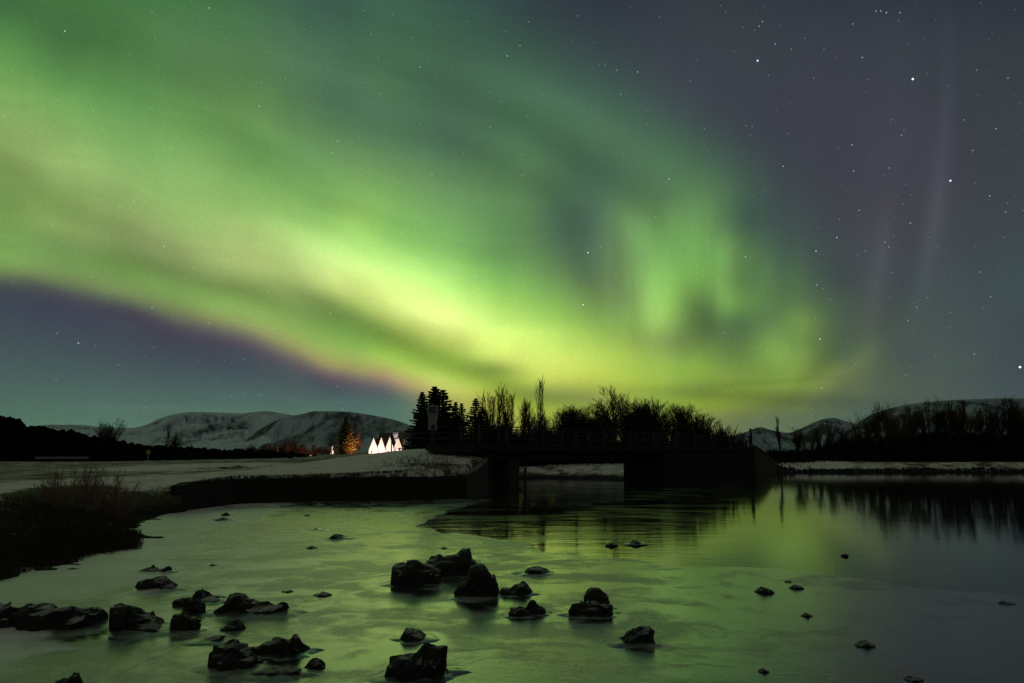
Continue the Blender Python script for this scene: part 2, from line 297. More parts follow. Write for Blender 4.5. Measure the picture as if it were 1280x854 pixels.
def noise(b, vec, scale, detail=4, rough=.5, dist=0.0):
    n = b.n('ShaderNodeTexNoise'); n.inputs['Scale'].default_value = scale; n.inputs['Detail'].default_value = detail
    n.inputs['Roughness'].default_value = rough; n.inputs['Distortion'].default_value = dist
    b.put(n.inputs['Vector'], vec); return n.outputs['Fac']
def stretch(b, vec, s, rot=0.0):
    n = b.n('ShaderNodeMapping'); n.inputs['Scale'].default_value = s; n.inputs['Rotation'].default_value = (0, 0, rot)
    b.put(n.inputs['Vector'], vec); return n.outputs[0]

M = {}
# terrain: frosty snow lying patchily on dry grass, lava soil where the snow attribute is low
m, b, p = mat("snowy_ground"); M['ground'] = m
tc = b.n('ShaderNodeTexCoord').outputs['Object']
att = b.n('ShaderNodeAttribute'); att.attribute_name = 'snow'
n1 = noise(b, tc, .55, 6, .62); n2 = noise(b, tc, 4.0, 5, .65); n3 = noise(b, tc, .09, 3)
cover = b.m('ADD', att.outputs['Fac'], b.m('ADD', b.m('MULTIPLY', b.m('SUBTRACT', n1, .5), 1.9), b.m('MULTIPLY', b.m('SUBTRACT', n2, .5), 1.1)))
cover = b.sstep(cover, .25, .8)
grass = b.mix(n3, (.048, .052, .022, 1), (.080, .074, .036, 1))
soil = b.mix(n2, (.008, .008, .007, 1), (.024, .022, .018, 1))
base = b.mix(b.sstep(att.outputs['Fac'], .02, .25), soil, grass)
snow = b.mix(n2, (.58, .57, .53, 1), (.80, .79, .75, 1))
b.put(p.inputs['Base Color'], b.mix(cover, base, snow))
p.inputs['Roughness'].default_value = .9; p.inputs['Specular IOR Level'].default_value = .15
bp = b.n('ShaderNodeBump'); bp.inputs['Strength'].default_value = .7; bp.inputs['Distance'].default_value = .12
b.put(bp.inputs['Height'], b.m('ADD', n2, n1)); b.put(p.inputs['Normal'], bp.outputs[0])

# open river water
m, b, p = mat("river_water"); M['water'] = m
tc = b.n('ShaderNodeTexCoord').outputs['Object']
p.inputs['Base Color'].default_value = (.006, .010, .008, 1)
p.inputs['IOR'].default_value = 1.33
r1 = noise(b, stretch(b, tc, (.25, .9, 1)), 1.0, 3)
sep = b.n('ShaderNodeSeparateXYZ'); b.put(sep.inputs[0], tc)
# the current below the bridge roughens the surface, the far right lies calm
stir = b.sstep(b.m('SUBTRACT', sep.outputs[0], b.m('MULTIPLY', sep.outputs[1], .30)), 2.0, -9.0)
pat = b.m('MULTIPLY', b.sstep(noise(b, stretch(b, tc, (.16, .34, 1), .15), 1.0, 5, .6, 1.6), .46, .60), b.m('MULTIPLY_ADD', stir, .9, .1))
b.put(p.inputs['Roughness'], b.m('MULTIPLY_ADD', pat, .12, b.m('MULTIPLY_ADD', r1, .07, .015)))
b.put(p.inputs['Base Color'], b.mix(pat, (.006, .010, .008, 1), (.030, .036, .028, 1)))
w1 = noise(b, stretch(b, tc, (.5, 2.4, 1)), 1.0, 4, .55, .4)
w2 = noise(b, stretch(b, tc, (.22, .9, 1), .2), 1.0, 3)
bp = b.n('ShaderNodeBump'); bp.inputs['Distance'].default_value = .05
b.put(bp.inputs['Strength'], b.m('MULTIPLY_ADD', stir, .17, .04))
b.put(bp.inputs['Height'], b.m('ADD', w1, w2)); b.put(p.inputs['Normal'], bp.outputs[0])

# river ice: bare glossy ice, frosted ice and thin snow towards the left bank
m, b, p = mat("river_ice"); M['ice'] = m
tc = b.n('ShaderNodeTexCoord').outputs['Object']
sep = b.n('ShaderNodeSeparateXYZ'); b.put(sep.inputs[0], tc)
X, Yc = sep.outputs[0], sep.outputs[1]
azi = b.m('DIVIDE', b.m('ADD', X, 4.0), b.m('ADD', Yc, 6.0))             # share of snow falls from the left bank to the right
wx = b.n('ShaderNodeTexNoise'); wx.inputs['Scale'].default_value = .35; wx.inputs['Detail'].default_value = 3; b.put(wx.inputs['Vector'], tc)
tw = b.v('ADD', tc, b.scale(b.v('SUBTRACT', wx.outputs['Color'], (.5, .5, .5)), 3.2))       # bent coordinates: lobes and tongues
nb1 = noise(b, stretch(b, tw, (.20, .13, 1), .35), 1.0, 4, .5, .4)
nb2 = noise(b, stretch(b, tc, (1.5, .9, 1)), 1.0, 6, .62)
nb3 = noise(b, tc, 9.0, 6, .7)
nb4 = noise(b, stretch(b, tw, (.30, .62, 1), -.3), 1.0, 5, .55, .8)
nb5 = noise(b, tc, 32.0, 4, .6)
leftness = b.sstep(azi, .02, -.36)
rightness = b.sstep(azi, .20, .42)
sn = b.m('ADD', leftness, b.m('MULTIPLY', b.m('SUBTRACT', nb1, .5), 1.5))
sn = b.m('ADD', sn, b.m('MULTIPLY', b.m('SUBTRACT', nb2, .5), .35))
sn = b.sstep(sn, .48, .70)
frost = b.m('ADD', nb4, b.m('MULTIPLY', b.m('SUBTRACT', nb2, .5), .45))
frost = b.m('SUBTRACT', frost, b.m('MULTIPLY', rightness, .12))
frost = b.sstep(frost, .38, .61)
speck = b.sstep(nb3, .56, .72)
bare = b.mix(speck, (.018, .024, .020, 1), (.10, .11, .085, 1))
frosty = b.mix(nb3, (.10, .125, .10, 1), (.30, .34, .29, 1))
snowc = b.mix(b.m('ADD', b.m('MULTIPLY', nb3, .6), b.m('MULTIPLY', nb2, .4)), (.44, .46, .43, 1), (.84, .85, .82, 1))
b.put(p.inputs['Base Color'], b.mix(sn, b.mix(frost, bare, frosty), snowc))
rg = b.m('MULTIPLY_ADD', frost, .10, .20)
rg = b.m('MULTIPLY_ADD', sn, .12, rg)
rg = b.m('MULTIPLY_ADD', b.m('SUBTRACT', nb3, .5), .16, rg)
b.put(p.inputs['Roughness'], rg)
p.inputs['IOR'].default_value = 1.42
# a film of water over the ice, thinner where snow lies
b.put(p.inputs['Coat Weight'], b.m('MAXIMUM', b.m('MULTIPLY_ADD', sn, -.55, b.m('MULTIPLY_ADD', frost, -.55, 1.0)), .12))
b.put(p.inputs['Coat Roughness'], b.m('MULTIPLY_ADD', sn, .34, b.m('MULTIPLY_ADD', frost, .12, .15)))
p.inputs['Coat IOR'].default_value = 1.36
b.put(p.inputs['Specular IOR Level'], b.m('MULTIPLY_ADD', sn, -.12, .5))
bp = b.n('ShaderNodeBump'); bp.inputs['Distance'].default_value = .03
b.put(bp.inputs['Strength'], b.m('MULTIPLY_ADD', b.m('MAXIMUM', sn, frost), .34, .20))
hh_ = b.m('ADD', b.m('MULTIPLY', nb3, .45), b.m('ADD', nb2, b.m('MULTIPLY', nb5, .34)))
vc = b.n('ShaderNodeTexVoronoi'); vc.feature = 'DISTANCE_TO_EDGE'; vc.inputs['Scale'].default_value = .42; b.put(vc.inputs['Vector'], tw)
crack = b.m('MULTIPLY', b.sstep(vc.outputs['Distance'], .016, .003), b.sstep(nb1, .42, .58))
hh_ = b.m('ADD', hh_, b.m('MULTIPLY', crack, .3))
b.put(bp.inputs['Height'], b.m('ADD', hh_, b.m('MULTIPLY', sn, .9)))
b.put(p.inputs['Normal'], bp.outputs[0]); b.put(p.inputs['Coat Normal'], bp.outputs[0])

def rock_mat(name, snow_amt):
    m, b, p = mat(name)
    tc = b.n('ShaderNodeTexCoord').outputs['Object']
    n1 = noise(b, tc, 2.5, 6, .65); n2 = noise(b, tc, 14, 5, .6)
    col = b.mix(n1, (.006, .006, .006, 1), (.022, .021, .019, 1))
    ge = b.n('ShaderNodeNewGeometry'); sx = b.n('ShaderNodeSeparateXYZ'); b.put(sx.inputs[0], ge.outputs['True Normal'])
    up = b.m('ADD', sx.outputs[2], b.m('MULTIPLY', b.m('SUBTRACT', n1, .5), 1.6))
    s = b.m('MULTIPLY', b.sstep(up, .72, 1.02), snow_amt)
    b.put(p.inputs['Base Color'], b.mix(s, col, (.40, .41, .40, 1)))
    b.put(p.inputs['Roughness'], b.m('MULTIPLY_ADD', n2, .5, .35)); p.inputs['Specular IOR Level'].default_value = .25
    bp = b.n('ShaderNodeBump'); bp.inputs['Strength'].default_value = .8; bp.inputs['Distance'].default_value = .04
    b.put(bp.inputs['Height'], b.m('ADD', n1, b.m('MULTIPLY', n2, .5))); b.put(p.inputs['Normal'], bp.outputs[0])
    return m
M['rock'] = rock_mat("lava_rock", .50)
M['rock_snow'] = rock_mat("snowy_lava_rock", .75)
M['stone'] = simple("dark_masonry", (.022, .021, .019), .9, .15, var=.5, scale=2.2, bump=.6)
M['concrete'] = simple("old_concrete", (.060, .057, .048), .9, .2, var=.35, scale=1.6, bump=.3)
M['concrete_dark'] = simple("dark_concrete", (.021, .020, .017), .9, .15, var=.4, scale=1.2, bump=.3)  # much darker than the wall concrete
M['coping'] = simple("frosted_coping", (.15, .15, .135), .9, .2, var=.45, scale=2.5)
M['rail'] = simple("galvanised_rail", (.020, .020, .019), .55, .4, var=.2)
M['needles'] = simple("spruce_needles", (.022, .034, .018), .8, .2, var=.4, scale=1.5)
M['needles_lit'] = simple("lit_spruce_needles", (.10, .10, .045), .8, .2, var=.4, scale=1.5)  # lamplight on the spruce put into a lighter needle colour
M['bark'] = simple("dark_bark", (.030, .024, .018), .9, .15, var=.4)
M['twig'] = simple("bare_twigs", (.035, .026, .018), .9, .15, var=.4)
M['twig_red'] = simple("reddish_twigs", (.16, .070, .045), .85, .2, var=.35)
M['twig_brown'] = simple("brown_twigs", (.085, .055, .034), .9, .15, var=.4)
M['heather'] = simple("dark_heather", (.016, .015, .010), .95, .1, var=.5, scale=.8)
M['drygrass'] = simple("dry_grass", (.050, .040, .022), .95, .1, var=.5)
M['white'] = simple("white_paint", (.80, .79, .76), .6, .3, var=.04)
M['roof'] = simple("weathered_roof", (.075, .060, .045), .8, .2, var=.3)
M['grey_post'] = simple("pale_grey_post", (.42, .41, .38), .6, .3, var=.1)
M['sign_back'] = simple("aluminium_panel", (.20, .20, .19), .5, .4, var=.1)
M['sign_blue'] = simple("blue_sign_sheet", (.045, .055, .14), .5, .4, var=.1)
M['sign_rim'] = simple("white_sign_rim", (.30, .30, .30), .5, .4, var=.05)
M['sign_yellow'] = simple("yellow_sign_sheet", (.30, .22, .03), .5, .4, var=.08)

# ------------------------------------------------------------------ plan of the river
A = Vector((-1.7, 55.5)); Bp = Vector((31.0, 100.0))           # front line of the bridge
DIR = (Bp - A).normalized(); NRM = Vector((DIR.y, -DIR.x)); BW = 4.6
def bpt(t, back=0.0): q = A + DIR*t - NRM*back; return (q.x, q.y)
RIVER = [(-8.5, -30), (-9.5, 4), (-10.8, 12), (-11.3, 17), (-11.9, 19.7), (-11.7, 21.5), (-11.3, 24.6), (-12.6, 27.5), (-14.4, 30.5), (-16.3, 36), (-16.9, 40.5), (-16, 46),
         (-12, 48), (-7, 48.6), (-2.9, 51), (-1.7, 55.5), bpt(1.4, BW + .3), (-9, 66), (-17, 71), (-30, 74), (-30, 88), (-15, 86.5), (-5, 87.5), (3, 88.5), (9, 87),
         bpt(28.6, BW - .5), bpt(28.6, .5), bpt(55.2, .5), (38, 113), (43, 116.5), (52, 115.5), (62, 117), (75, 115.5), (88, 116), (110, 114), (160, 110), (300, 90), (300, -30)]
RV = np.array(RIVER, float)
def river_sd(x, y):
    """signed distance to the river outline, positive on land"""
    x = np.asarray(x, float); y = np.asarray(y, float)
    d = np.full(x.shape, 1e9); ins = np.zeros(x.shape, bool)
    for i in range(len(RV)):
        ax, ay = RV[i]; bx, by = RV[(i+1) % len(RV)]
        ex, ey = bx-ax, by-ay
        t = np.clip(((x-ax)*ex + (y-ay)*ey)/(ex*ex+ey*ey), 0, 1)
        d = np.minimum(d, np.hypot(x-ax-t*ex, y-ay-t*ey))
        if abs(ey) > 1e-9:
            c = ((ay > y) != (by > y)) & (x < (bx-ax)*(y-ay)/ey + ax)
            ins ^= c
    return np.where(ins, -d, d)
rs = np.random.RandomState(5)
PH = rs.rand(40, 4)
def wob(x, y, s, seed=0):
    r = 0
    for k in range(6):
        a, f, p1, p2 = PH[(seed*6+k) % 40]
        an = a*6.28; fr = s*(.6 + 1.1*f)
        r = r + np.sin((x*math.cos(an) + y*math.sin(an))*fr + p1*6.28 + 1.3*np.sin((x*math.sin(an) - y*math.cos(an))*fr*.7 + p2*6.28))
    return r/6
def ss(x, a, b):
    t = np.clip((x-a)/(b-a), 0, 1); return t*t*(3-2*t)
def hgt(x, y, want_snow=False):
    x = np.asarray(x, float); y = np.asarray(y, float)
    sd = river_sd(x, y)
    jit = ss(y, 46.5, 42)*ss(y, 9, 14)*ss(x, 0, -6)
    sd = sd + jit*(1.0*wob(x, y, 1.15, 5) + .6*wob(x, y, 2.9, 0) + .5*wob(x, y, 6.5, 1))*ss(np.abs(sd), 4.0, .5)
    az = np.where(y > 1, x/np.maximum(y, 1), np.sign(x))
    # ---- left meadow, the bridge ramp and the lawn rising to the farm
    left = 1.40 + .03*wob(x, y, .5)
    left = left + 1.2*ss(y, 60, 185)*ss(x, -75, -30)
    dm = np.hypot((x+4.0)/1.35, y-62.0)
    left = np.maximum(left, 1.4 + 1.98*np.exp(-(dm/9.6)**2) + .0*x)
    left = left + (.14*wob(x, y, 1.1, 1) + .06*wob(x, y, 2.9, 2))*np.exp(-(np.hypot(x+5, y-54)/8)**2)
    left = np.where((y > 49) & (y < 62) & (x > -9), np.minimum(left, 1.42 + ss(y, 50.5, 56)*.85 + 1.0*np.maximum(sd, 0)), left)
    # the open slope near the camera
    near = ss(y, 44, 34)
    prof = ss(sd, -.1, 4.6)*1.0
    leftz = np.where(near > 0, left*(near*prof + (1-near)*ss(sd, .02, .3)), left*ss(sd, .02, .3))
    leftz = leftz + near*ss(sd, 0, 1.5)*ss(sd, 7, 3)*(.16*wob(x, y, 1.6, 3) + .10*wob(x, y, 4.2, 4))
    # ---- land behind the bridge and across the river
    rough = .25*wob(x, y, .35, 2) + .10*wob(x, y, 1.1, 3)
    far = 1.35*ss(sd, -.2, 6.0) + .7*ss(sd, 6, 24)
    far = far + ss(sd, .5, 4)*rough*.35
    hill = ss(sd, 10, 26)*(.9 + 2.3*ss(az, .36, .50))*ss(az, .12, .36)
    dw = np.hypot(x-33.0, (y-104.0))
    far = far + hill + ss(sd, 9, 20)*rough*.5
    # road embankment that the far wing wall holds
    dw = np.hypot(x-33.0, (y-104.0))
    far = np.maximum(far, 3.55*np.exp(-(np.maximum(dw-5.0, 0)/6.5)**2)*ss(sd, -.1, 1.2))
    isfar = ss(x*.81 - y*.59 + A.x*-.81 + A.y*.59, -30, 8)      # 0 left of the bridge line, 1 right of it
    cross = np.where((x > -32) & (y > 76), ss(y - .0*x, 76, 82)*ss(x, -32, -22), 0)
    wfar = np.clip(np.where(x > 20, 1, cross), 0, 1)*np.where(y < 20, 0, 1)
    z = leftz*(1-wfar) + far*wfar
    bed = -1.0*ss(-sd, 0, 2.5) - .06
    z = np.where(sd < 0, bed, np.maximum(z, -.06 + .3*np.minimum(sd, .3)))
    # near shore where the camera stands
    z = np.where((y < 8) & (x > -11), np.maximum(z, 1.35*ss(y, 4.5, 1.0) - .3), z)
    d = np.hypot(x, y)
    z = z + ss(d, 300, 900)*.3*np.maximum(0, wob(x, y, .006, 4))
    if not want_snow: return z
    # ---- snow cover
    lane = ss(sd, .4, 1.2)*ss(sd, 13, 7)
    sl = .42 + .38*lane + .10*wob(x, y, .22, 5)
    sl = sl*ss(d, 420, 150) + .25*ss(d, 150, 420)
    slope_dark = near*ss(sd, 5.6, 3.6)
    sl = sl*(1-slope_dark)
    scr = np.exp(-((x+5.2)/2.3)**2 - ((y-52.8)/1.2)**2)
    sl = sl - .6*scr + .12*np.exp(-(np.hypot(x+5, y-55)/7)**2)
    sf = .55*ss(sd, .9, 2.2)*ss(sd, 10, 7) + .75*ss(az, .45, .40)*ss(az, .30, .34)*ss(sd, 1.2, 3)*ss(sd, 15, 10)
    sf = np.maximum(sf, .66*ss(dw, 15, 9)*ss(sd, .7, 1.6)*ss(x, 31, 34))
    sf = sf*(1 + .35*wob(x, y, .5, 1))
    sf = np.where((x < 18), .62*ss(sd, 1.3, 2.6)*ss(sd, 16, 9), sf)
    s = sl*(1-wfar) + sf*wfar
    s = np.where(sd < .25, 0, s)
    return z, np.clip(s, 0, 1)
def gz(x, y): return float(hgt(np.array([x]), np.array([y]))[0])

# ---- the ground, one sheet out to the horizon
azs = np.concatenate([np.linspace(-178, -52, 22), np.linspace(-48, 48, 470), np.linspace(52, 178, 22)])
rr = [1.5]
while rr[-1] < 9000:
    r = rr[-1]
    rr.append(r + (.5 if r < 14 else .33 if r < 62 else .7 if r < 125 else r*.012 if r < 260 else r*.09))
rr = np.array(rr)
AZ, RR = np.meshgrid(np.radians(azs), rr)
GX, GY = RR*np.sin(AZ), RR*np.cos(AZ)
GZ, GS = hgt(GX.ravel(), GY.ravel(), True)
na, nr = len(azs), len(rr)
verts = np.stack([GX.ravel(), GY.ravel(), GZ], -1)
verts = np.vstack([verts, [[0, 0, float(GZ[0])]]])
idx = np.arange(na*nr).reshape(nr, na)
q = np.stack([idx[:-1, :], np.roll(idx, -1, 1)[:-1, :], np.roll(idx, -1, 1)[1:, :], idx[1:, :]], -1).reshape(-1, 4)[:, ::-1]
me = bpy.data.meshes.new("ground")
faces = [tuple(int(i) for i in f) for f in q] + [(int(na*nr), int(idx[0, (k+1) % na]), int(idx[0, k])) for k in range(na)]
me.from_pydata([tuple(v) for v in verts], [], faces)
at_ = me.attributes.new('snow', 'FLOAT', 'POINT')
at_.data.foreach_set('value', np.append(GS, GS[0]).astype(np.float32))
me.polygons.foreach_set('use_smooth', [True]*len(me.polygons))
me.materials.append(M['ground']); me.update()
ground = bpy.data.objects.new("ground", me); COLL.objects.link(ground); ground['kind'] = 'structure'

# ---- river
mbw = MB(); mbw.add([(-60, -40, 0), (320, -40, 0), (320, 130, 0), (-60, 130, 0)], [(0, 1, 2, 3)])
tag(mbw.build('river_water', M['water']), kind='structure')

# ---- the ice sheet: its free edge runs from the wall past the rippled water to the right
rnd = random.Random(3)
EDGE = [(612, 625), (585, 632), (560, 640), (532, 654), (524, 660), (545, 666), (580, 669), (622, 674), (655, 683), (690, 691), (730, 694), (762, 700), (800, 706), (850, 711), (905, 711), (950, 714), (1005, 716), (1060, 723), (1115, 728), (1170, 736), (1230, 739), (1300, 747), (1420, 762)]
pts = [gnd(*e) for e in EDGE]
fine = []
for i in range(len(pts)-1):
    L = (pts[i+1]-pts[i]).length; n = max(2, int(L/.25))
    for k in range(n):
        q_ = pts[i].lerp(pts[i+1], k/n)
        s_ = mn.noise(Vector((q_.x*.7, q_.y*.7, 1.3)))*.75 + mn.noise(Vector((q_.x*2.3, q_.y*2.3, 4.1)))*.35 + mn.noise(Vector((q_.x*6, q_.y*6, 8.1)))*.12
        fine.append((q_.x + s_*.5, q_.y + s_))
fine.append((pts[-1].x, pts[-1].y))
outline = fine + [(60, 8), (60, -8), (-14, -8), (-14.5, 20), (-16, 28), (-18, 36), (-18, 47.3), (-12, 49.2), (-3.5, 51.5)]
bm = bmesh.new()
vs_ = [bm.verts.new((x, y, .035)) for x, y in outline]
f_ = bm.faces.new(vs_)
if f_.normal.z < 0: f_.normal_flip()
bm.normal_update()
ex = bmesh.ops.extrude_face_region(bm, geom=[f_])
for v in [g_ for g_ in ex['geom'] if isinstance(g_, bmesh.types.BMVert)]: v.co.z = -.03
for f in bm.faces: f.normal_update()
bmesh.ops.recalc_face_normals(bm, faces=bm.faces)
bmesh.ops.triangulate(bm, faces=bm.faces[:])
me = bpy.data.meshes.new('river_ice'); bm.to_mesh(me); bm.free()
me.materials.append(M['ice'])
ice = bpy.data.objects.new('river_ice', me); COLL.objects.link(ice); ice['kind'] = 'structure'
# ------------------------------------------------------------------ mountains
def mountain_mat(name, rocky, snow):
    m, b, p = mat(name)
    tc = b.n('ShaderNodeTexCoord').outputs['Object']
    n1 = noise(b, stretch(b, tc, (.011, .0016, .0022)), 1.0, 8, .66, 1.0)
    n2 = noise(b, tc, .016, 9, .7)
    ge = b.n('ShaderNodeNewGeometry'); sx = b.n('ShaderNodeSeparateXYZ'); b.put(sx.inputs[0], ge.outputs['Normal'])
    bare = b.m('ADD', b.m('ADD', b.m('MULTIPLY', n1, 1.1), b.m('MULTIPLY', n2, .5)), b.m('MULTIPLY', b.m('SUBTRACT', .80, sx.outputs[2]), .9))
    k = b.sstep(bare, 1.02 - rocky, .62 - rocky)
    b.put(p.inputs['Base Color'], b.mix(k, (.060, .062, .075, 1), snow))
    p.inputs['Roughness'].default_value = .95; p.inputs['Specular IOR Level'].default_value = .1
    return m
M['mtn'] = mountain_mat("snowy_mountain", .06, (.56, .67, .76, 1))
M['mtn_r'] = mountain_mat("rocky_snowy_mountain", .16, (.40, .49, .57, 1))
def mountain(name, prof, D, depth, material, seed, gully=1.0):
    """prof: skyline in the photograph; a real slope falls from it towards the viewer and away behind it"""
    xs = np.linspace(prof[0][0], prof[-1][0], int((prof[-1][0]-prof[0][0])/2.2))
    ys = pchip([a for a, _ in prof], [b_ for _, b_ in prof], xs)
    rows = 46; mb = MB(); vs = []
    for j in range(rows):
        s = j/(rows-1)*1.5 - 1.0                       # -1 foot in front, 0 crest, .5 behind
        for i, (x, y) in enumerate(zip(xs, ys)):
            top = at(x, y, D)
            u = 1-abs(s) if s < 0 else 1-s*1.3
            fall = u**1.15 if s < 0 else max(u, 0)**.8
            P_ = Vector((top.x*(1 + s*depth/D), D + s*depth, 0))
            nn = mn.fractal(Vector((P_.x*.0062, P_.y*.0020, seed)), .85, 2.15, 7) + .5*mn.ridged_multi_fractal(Vector((P_.x*.004, P_.y*.002, seed+7)), .9, 2.2, 5, 1.0, 2.0)*.35
            hz = (top.z+10)*fall
            hz += gully*.24*(top.z+40)*nn*(1 if s < 0 else .1)*max(0, min(1, (1-fall)*4))*min(1, fall*5)
            hz = min(hz, 10 + top.z*(P_.y/D)*.996) if s < 0 else min(hz, 10 + top.z)
            vs.append((P_.x, P_.y, hz-10))
    n = len(xs)
    mb.add(vs, [(j*n+i, j*n+i+1, (j+1)*n+i+1, (j+1)*n+i) for j in range(rows-1) for i in range(n-1)])
    o = mb.build(name, material, smooth=True)
    return tag(o, kind='structure')
mountain('mountain', [(-40, 545), (20, 537), (60, 531), (95, 531), (130, 534), (165, 535), (183, 531), (200, 523), (218, 518), (240, 515), (270, 515.5), (300, 516.5), (332, 514), (345, 515.5), (365, 519), (400, 524), (440, 532), (480, 541), (520, 549), (560, 556)], 4200, 2200, M['mtn'], 3.1)
mountain('mountain', [(270, 566), (300, 549), (318, 540), (335, 531), (350, 524), (365, 520), (380, 517), (394, 514), (410, 514), (430, 514.5), (452, 517), (470, 520), (490, 524), (505, 529), (525, 537), (550, 548), (590, 560)], 3000, 1300, M['mtn_r'], 8.4, 1.2)
mountain('mountain', [(860, 560), (900, 548), (930, 541), (950, 534), (962, 537), (985, 541), (1005, 534), (1020, 527), (1033, 523), (1042, 522), (1055, 526), (1068, 529), (1090, 540), (1130, 560)], 3600, 1500, M['mtn_r'], 14.2, 1.2)
mountain('mountain', [(1010, 564), (1040, 549), (1060, 537), (1075, 527), (1090, 518), (1110, 511), (1140, 505), (1180, 501), (1220, 499), (1260, 498), (1310, 499), (1400, 505), (1500, 530), (1600, 560)], 2600, 1300, M['mtn_r'], 21.9, .8)
# ---- black lava ridge on the left
prof = [(-140, 505), (-60, 512), (0, 521), (14, 521), (26, 522.5), (29, 529), (34, 533), (50, 533), (60, 535), (75, 537.5), (90, 537), (95, 541), (104, 541), (112, 545), (125, 546), (140, 548), (155, 552), (160, 554.5), (180, 556), (205, 557.5), (240, 560), (290, 562), (340, 565), (400, 570)]
xs = np.linspace(-140, 400, 360)
vs = []; rows = 16
for j in range(rows):
    s = j/(rows-1)
    for x in xs:
        y = float(np.interp(x, [a for a, _ in prof], [b_ for _, b_ in prof]))
        D = 165 - .05*max(x, 0); top = at(x, y, D)
        k = min(1, s/.62)
        back = max(0, (s-.8)/.2)
        Y_ = D - 34*(1-k) + 14*max(0, s-.62)/.38
        zf = 1.2 + (top.z-1.2)*(k**.75)*(1-.5*back)
        r_ = mn.fractal(Vector((x*.09, s*5, 2.2)), .8, 2.0, 5)
        zf += r_*.30*(1-(1 if .5 < k and s <= .7 else 0)*.5) + (.28*mn.cell(Vector((x*.21, 3.0, 1.0))) + .3*mn.noise(Vector((x*.6, 7, 2))))*(1 if s > .45 else 0) + (.25*mn.noise(Vector((x*.35, s*9, 5))) if s > .1 else 0)
        X_ = top.x*Y_/D
        vs.append((X_, Y_ + 1.2*mn.noise(Vector((x*.12, s*6, 9))), zf if s > 0 else 1.0))
mb = MB(); n = len(xs)
mb.add(vs, [(j*n+i, j*n+i+1, (j+1)*n+i+1, (j+1)*n+i) for j in range(rows-1) for i in range(n-1)])
M['lava'] = simple("lava_ridge_scrub", (.0045, .0045, .0035), .95, .0, var=.6, scale=.35, bump=.5)
tag(mb.build('lava_ridge', M['lava']), kind='structure')

# ------------------------------------------------------------------ retaining wall along the left bank
def strip(mb, line, z0, tops, th, side=1, jag=0.0, seed=0):
    """upright wall along a plan polyline, tops: height at each point, thickness laid to the left of the line"""
    L = [Vector((p[0], p[1], 0)) for p in line]; pts = []; hs = []
    for i in range(len(L)-1):
        n = max(1, int((L[i+1]-L[i]).length/.45))
        for k in range(n):
            pts.append(L[i].lerp(L[i+1], k/n)); hs.append(tops[i] + (tops[i+1]-tops[i])*k/n)
    pts.append(L[-1]); hs.append(tops[-1]); vs = []
    for i, p in enumerate(pts):
        t = (pts[min(i+1, len(pts)-1)]-pts[max(i-1, 0)]).normalized(); nn = Vector((-t.y, t.x, 0))*side
        j = jag*mn.noise(Vector((p.x*1.3, p.y*1.3, seed))); j2 = jag*1.2*mn.noise(Vector((p.x*2.3, p.y*2.3, seed+4)))
        a = p + nn*(j2*.6); c = p + nn*th
        vs += [(a.x - nn.x*.12, a.y - nn.y*.12, z0), (a.x, a.y, hs[i]+j), (c.x, c.y, hs[i]+j*.4), (c.x, c.y, z0)]
    fs = []
    for i in range(len(pts)-1):
        o = 4*i
        for k in range(4): fs.append((o+k, o+4+k, o+4+(k+1) % 4, o+(k+1) % 4))
    e = 4*(len(pts)-1); fs += [(3, 2, 1, 0), (e, e+1, e+2, e+3)]
    return mb.add(vs, fs)
wl = [(-16.65, 39.8), (-16.7, 41), (-15.8, 45.75), (-12, 47.75), (-7, 48.35), (-2.95, 50.75)]
wall = strip(MB(), wl, -.4, [1.30, 1.42, 1.44, 1.45, 1.46, 1.46], .6, 1, .16).build('retaining_wall', M['stone'])
tag(wall, 'long low dark stone wall along the left bank above the ice', 'wall')
ww = thing('wing_wall', (0, 0, 0), 'short concrete wall rising from the stone wall corner to the bridge', 'wall')
wp = [(-2.94, 50.8), (-2.3, 53.2), (-1.72, 55.45)]
strip(MB(), wp, -.4, [1.42, 1.78, 2.40], .45).build('wall_face', M['concrete'], ww)
mb = MB()
cp = [(-7.0, 48.42, 1.475), (-2.98, 50.8, 1.50), (-2.66, 51.8, 1.60), (-2.33, 53.1, 1.81), (-1.98, 54.4, 2.12), (-1.74, 55.4, 2.45)]
for i in range(1, len(cp)-1):
    a, c = Vector(cp[i]), Vector(cp[i+1]); t = (c-a).normalized(); nn = Vector((-t.y, t.x, 0)).normalized()
    vs = []
    for p in (a, c):
        for s_, z_ in ((-.06, 0), (-.06, .12), (.52, .12), (.52, 0)):
            vs.append(p + nn*s_ + Vector((0, 0, z_)))
    mb.add(vs, [(0, 4, 5, 1), (1, 5, 6, 2), (2, 6, 7, 3), (3, 7, 4, 0), (0, 1, 2, 3), (7, 6, 5, 4)])
mb.build('coping', M['coping'], ww)

# ------------------------------------------------------------------ the road bridge
br = thing('road_bridge', (A.x, A.y, 0), 'dark concrete road bridge with post railings across the river', 'bridge')
def quadprism(t0, t1, b0, b1, z0, z1, mb=None):
    mb = mb or MB(); vs = []
    for z in (z0, z1):
        for t, b_ in ((t0, b0), (t1, b0), (t1, b1), (t0, b1)):
            x, y = bpt(t, b_); vs.append((x-A.x, y-A.y, z))
    return mb.add(vs, [(3, 2, 1, 0), (4, 5, 6, 7), (0, 1, 5, 4), (1, 2, 6, 5), (2, 3, 7, 6), (3, 0, 4, 7)])
LB = 55.2
mb = quadprism(-1.5, LB+.5, .25, BW-.25, 2.95, 3.48)
quadprism(0, 28.7, .6, 1.1, 2.42, 2.948, mb); quadprism(0, 28.7, BW-1.1, BW-.6, 2.42, 2.948, mb); quadprism(0, 28.7, 2.0, 2.5, 2.45, 2.948, mb)
mb.build('deck', M['concrete_dark'], br)
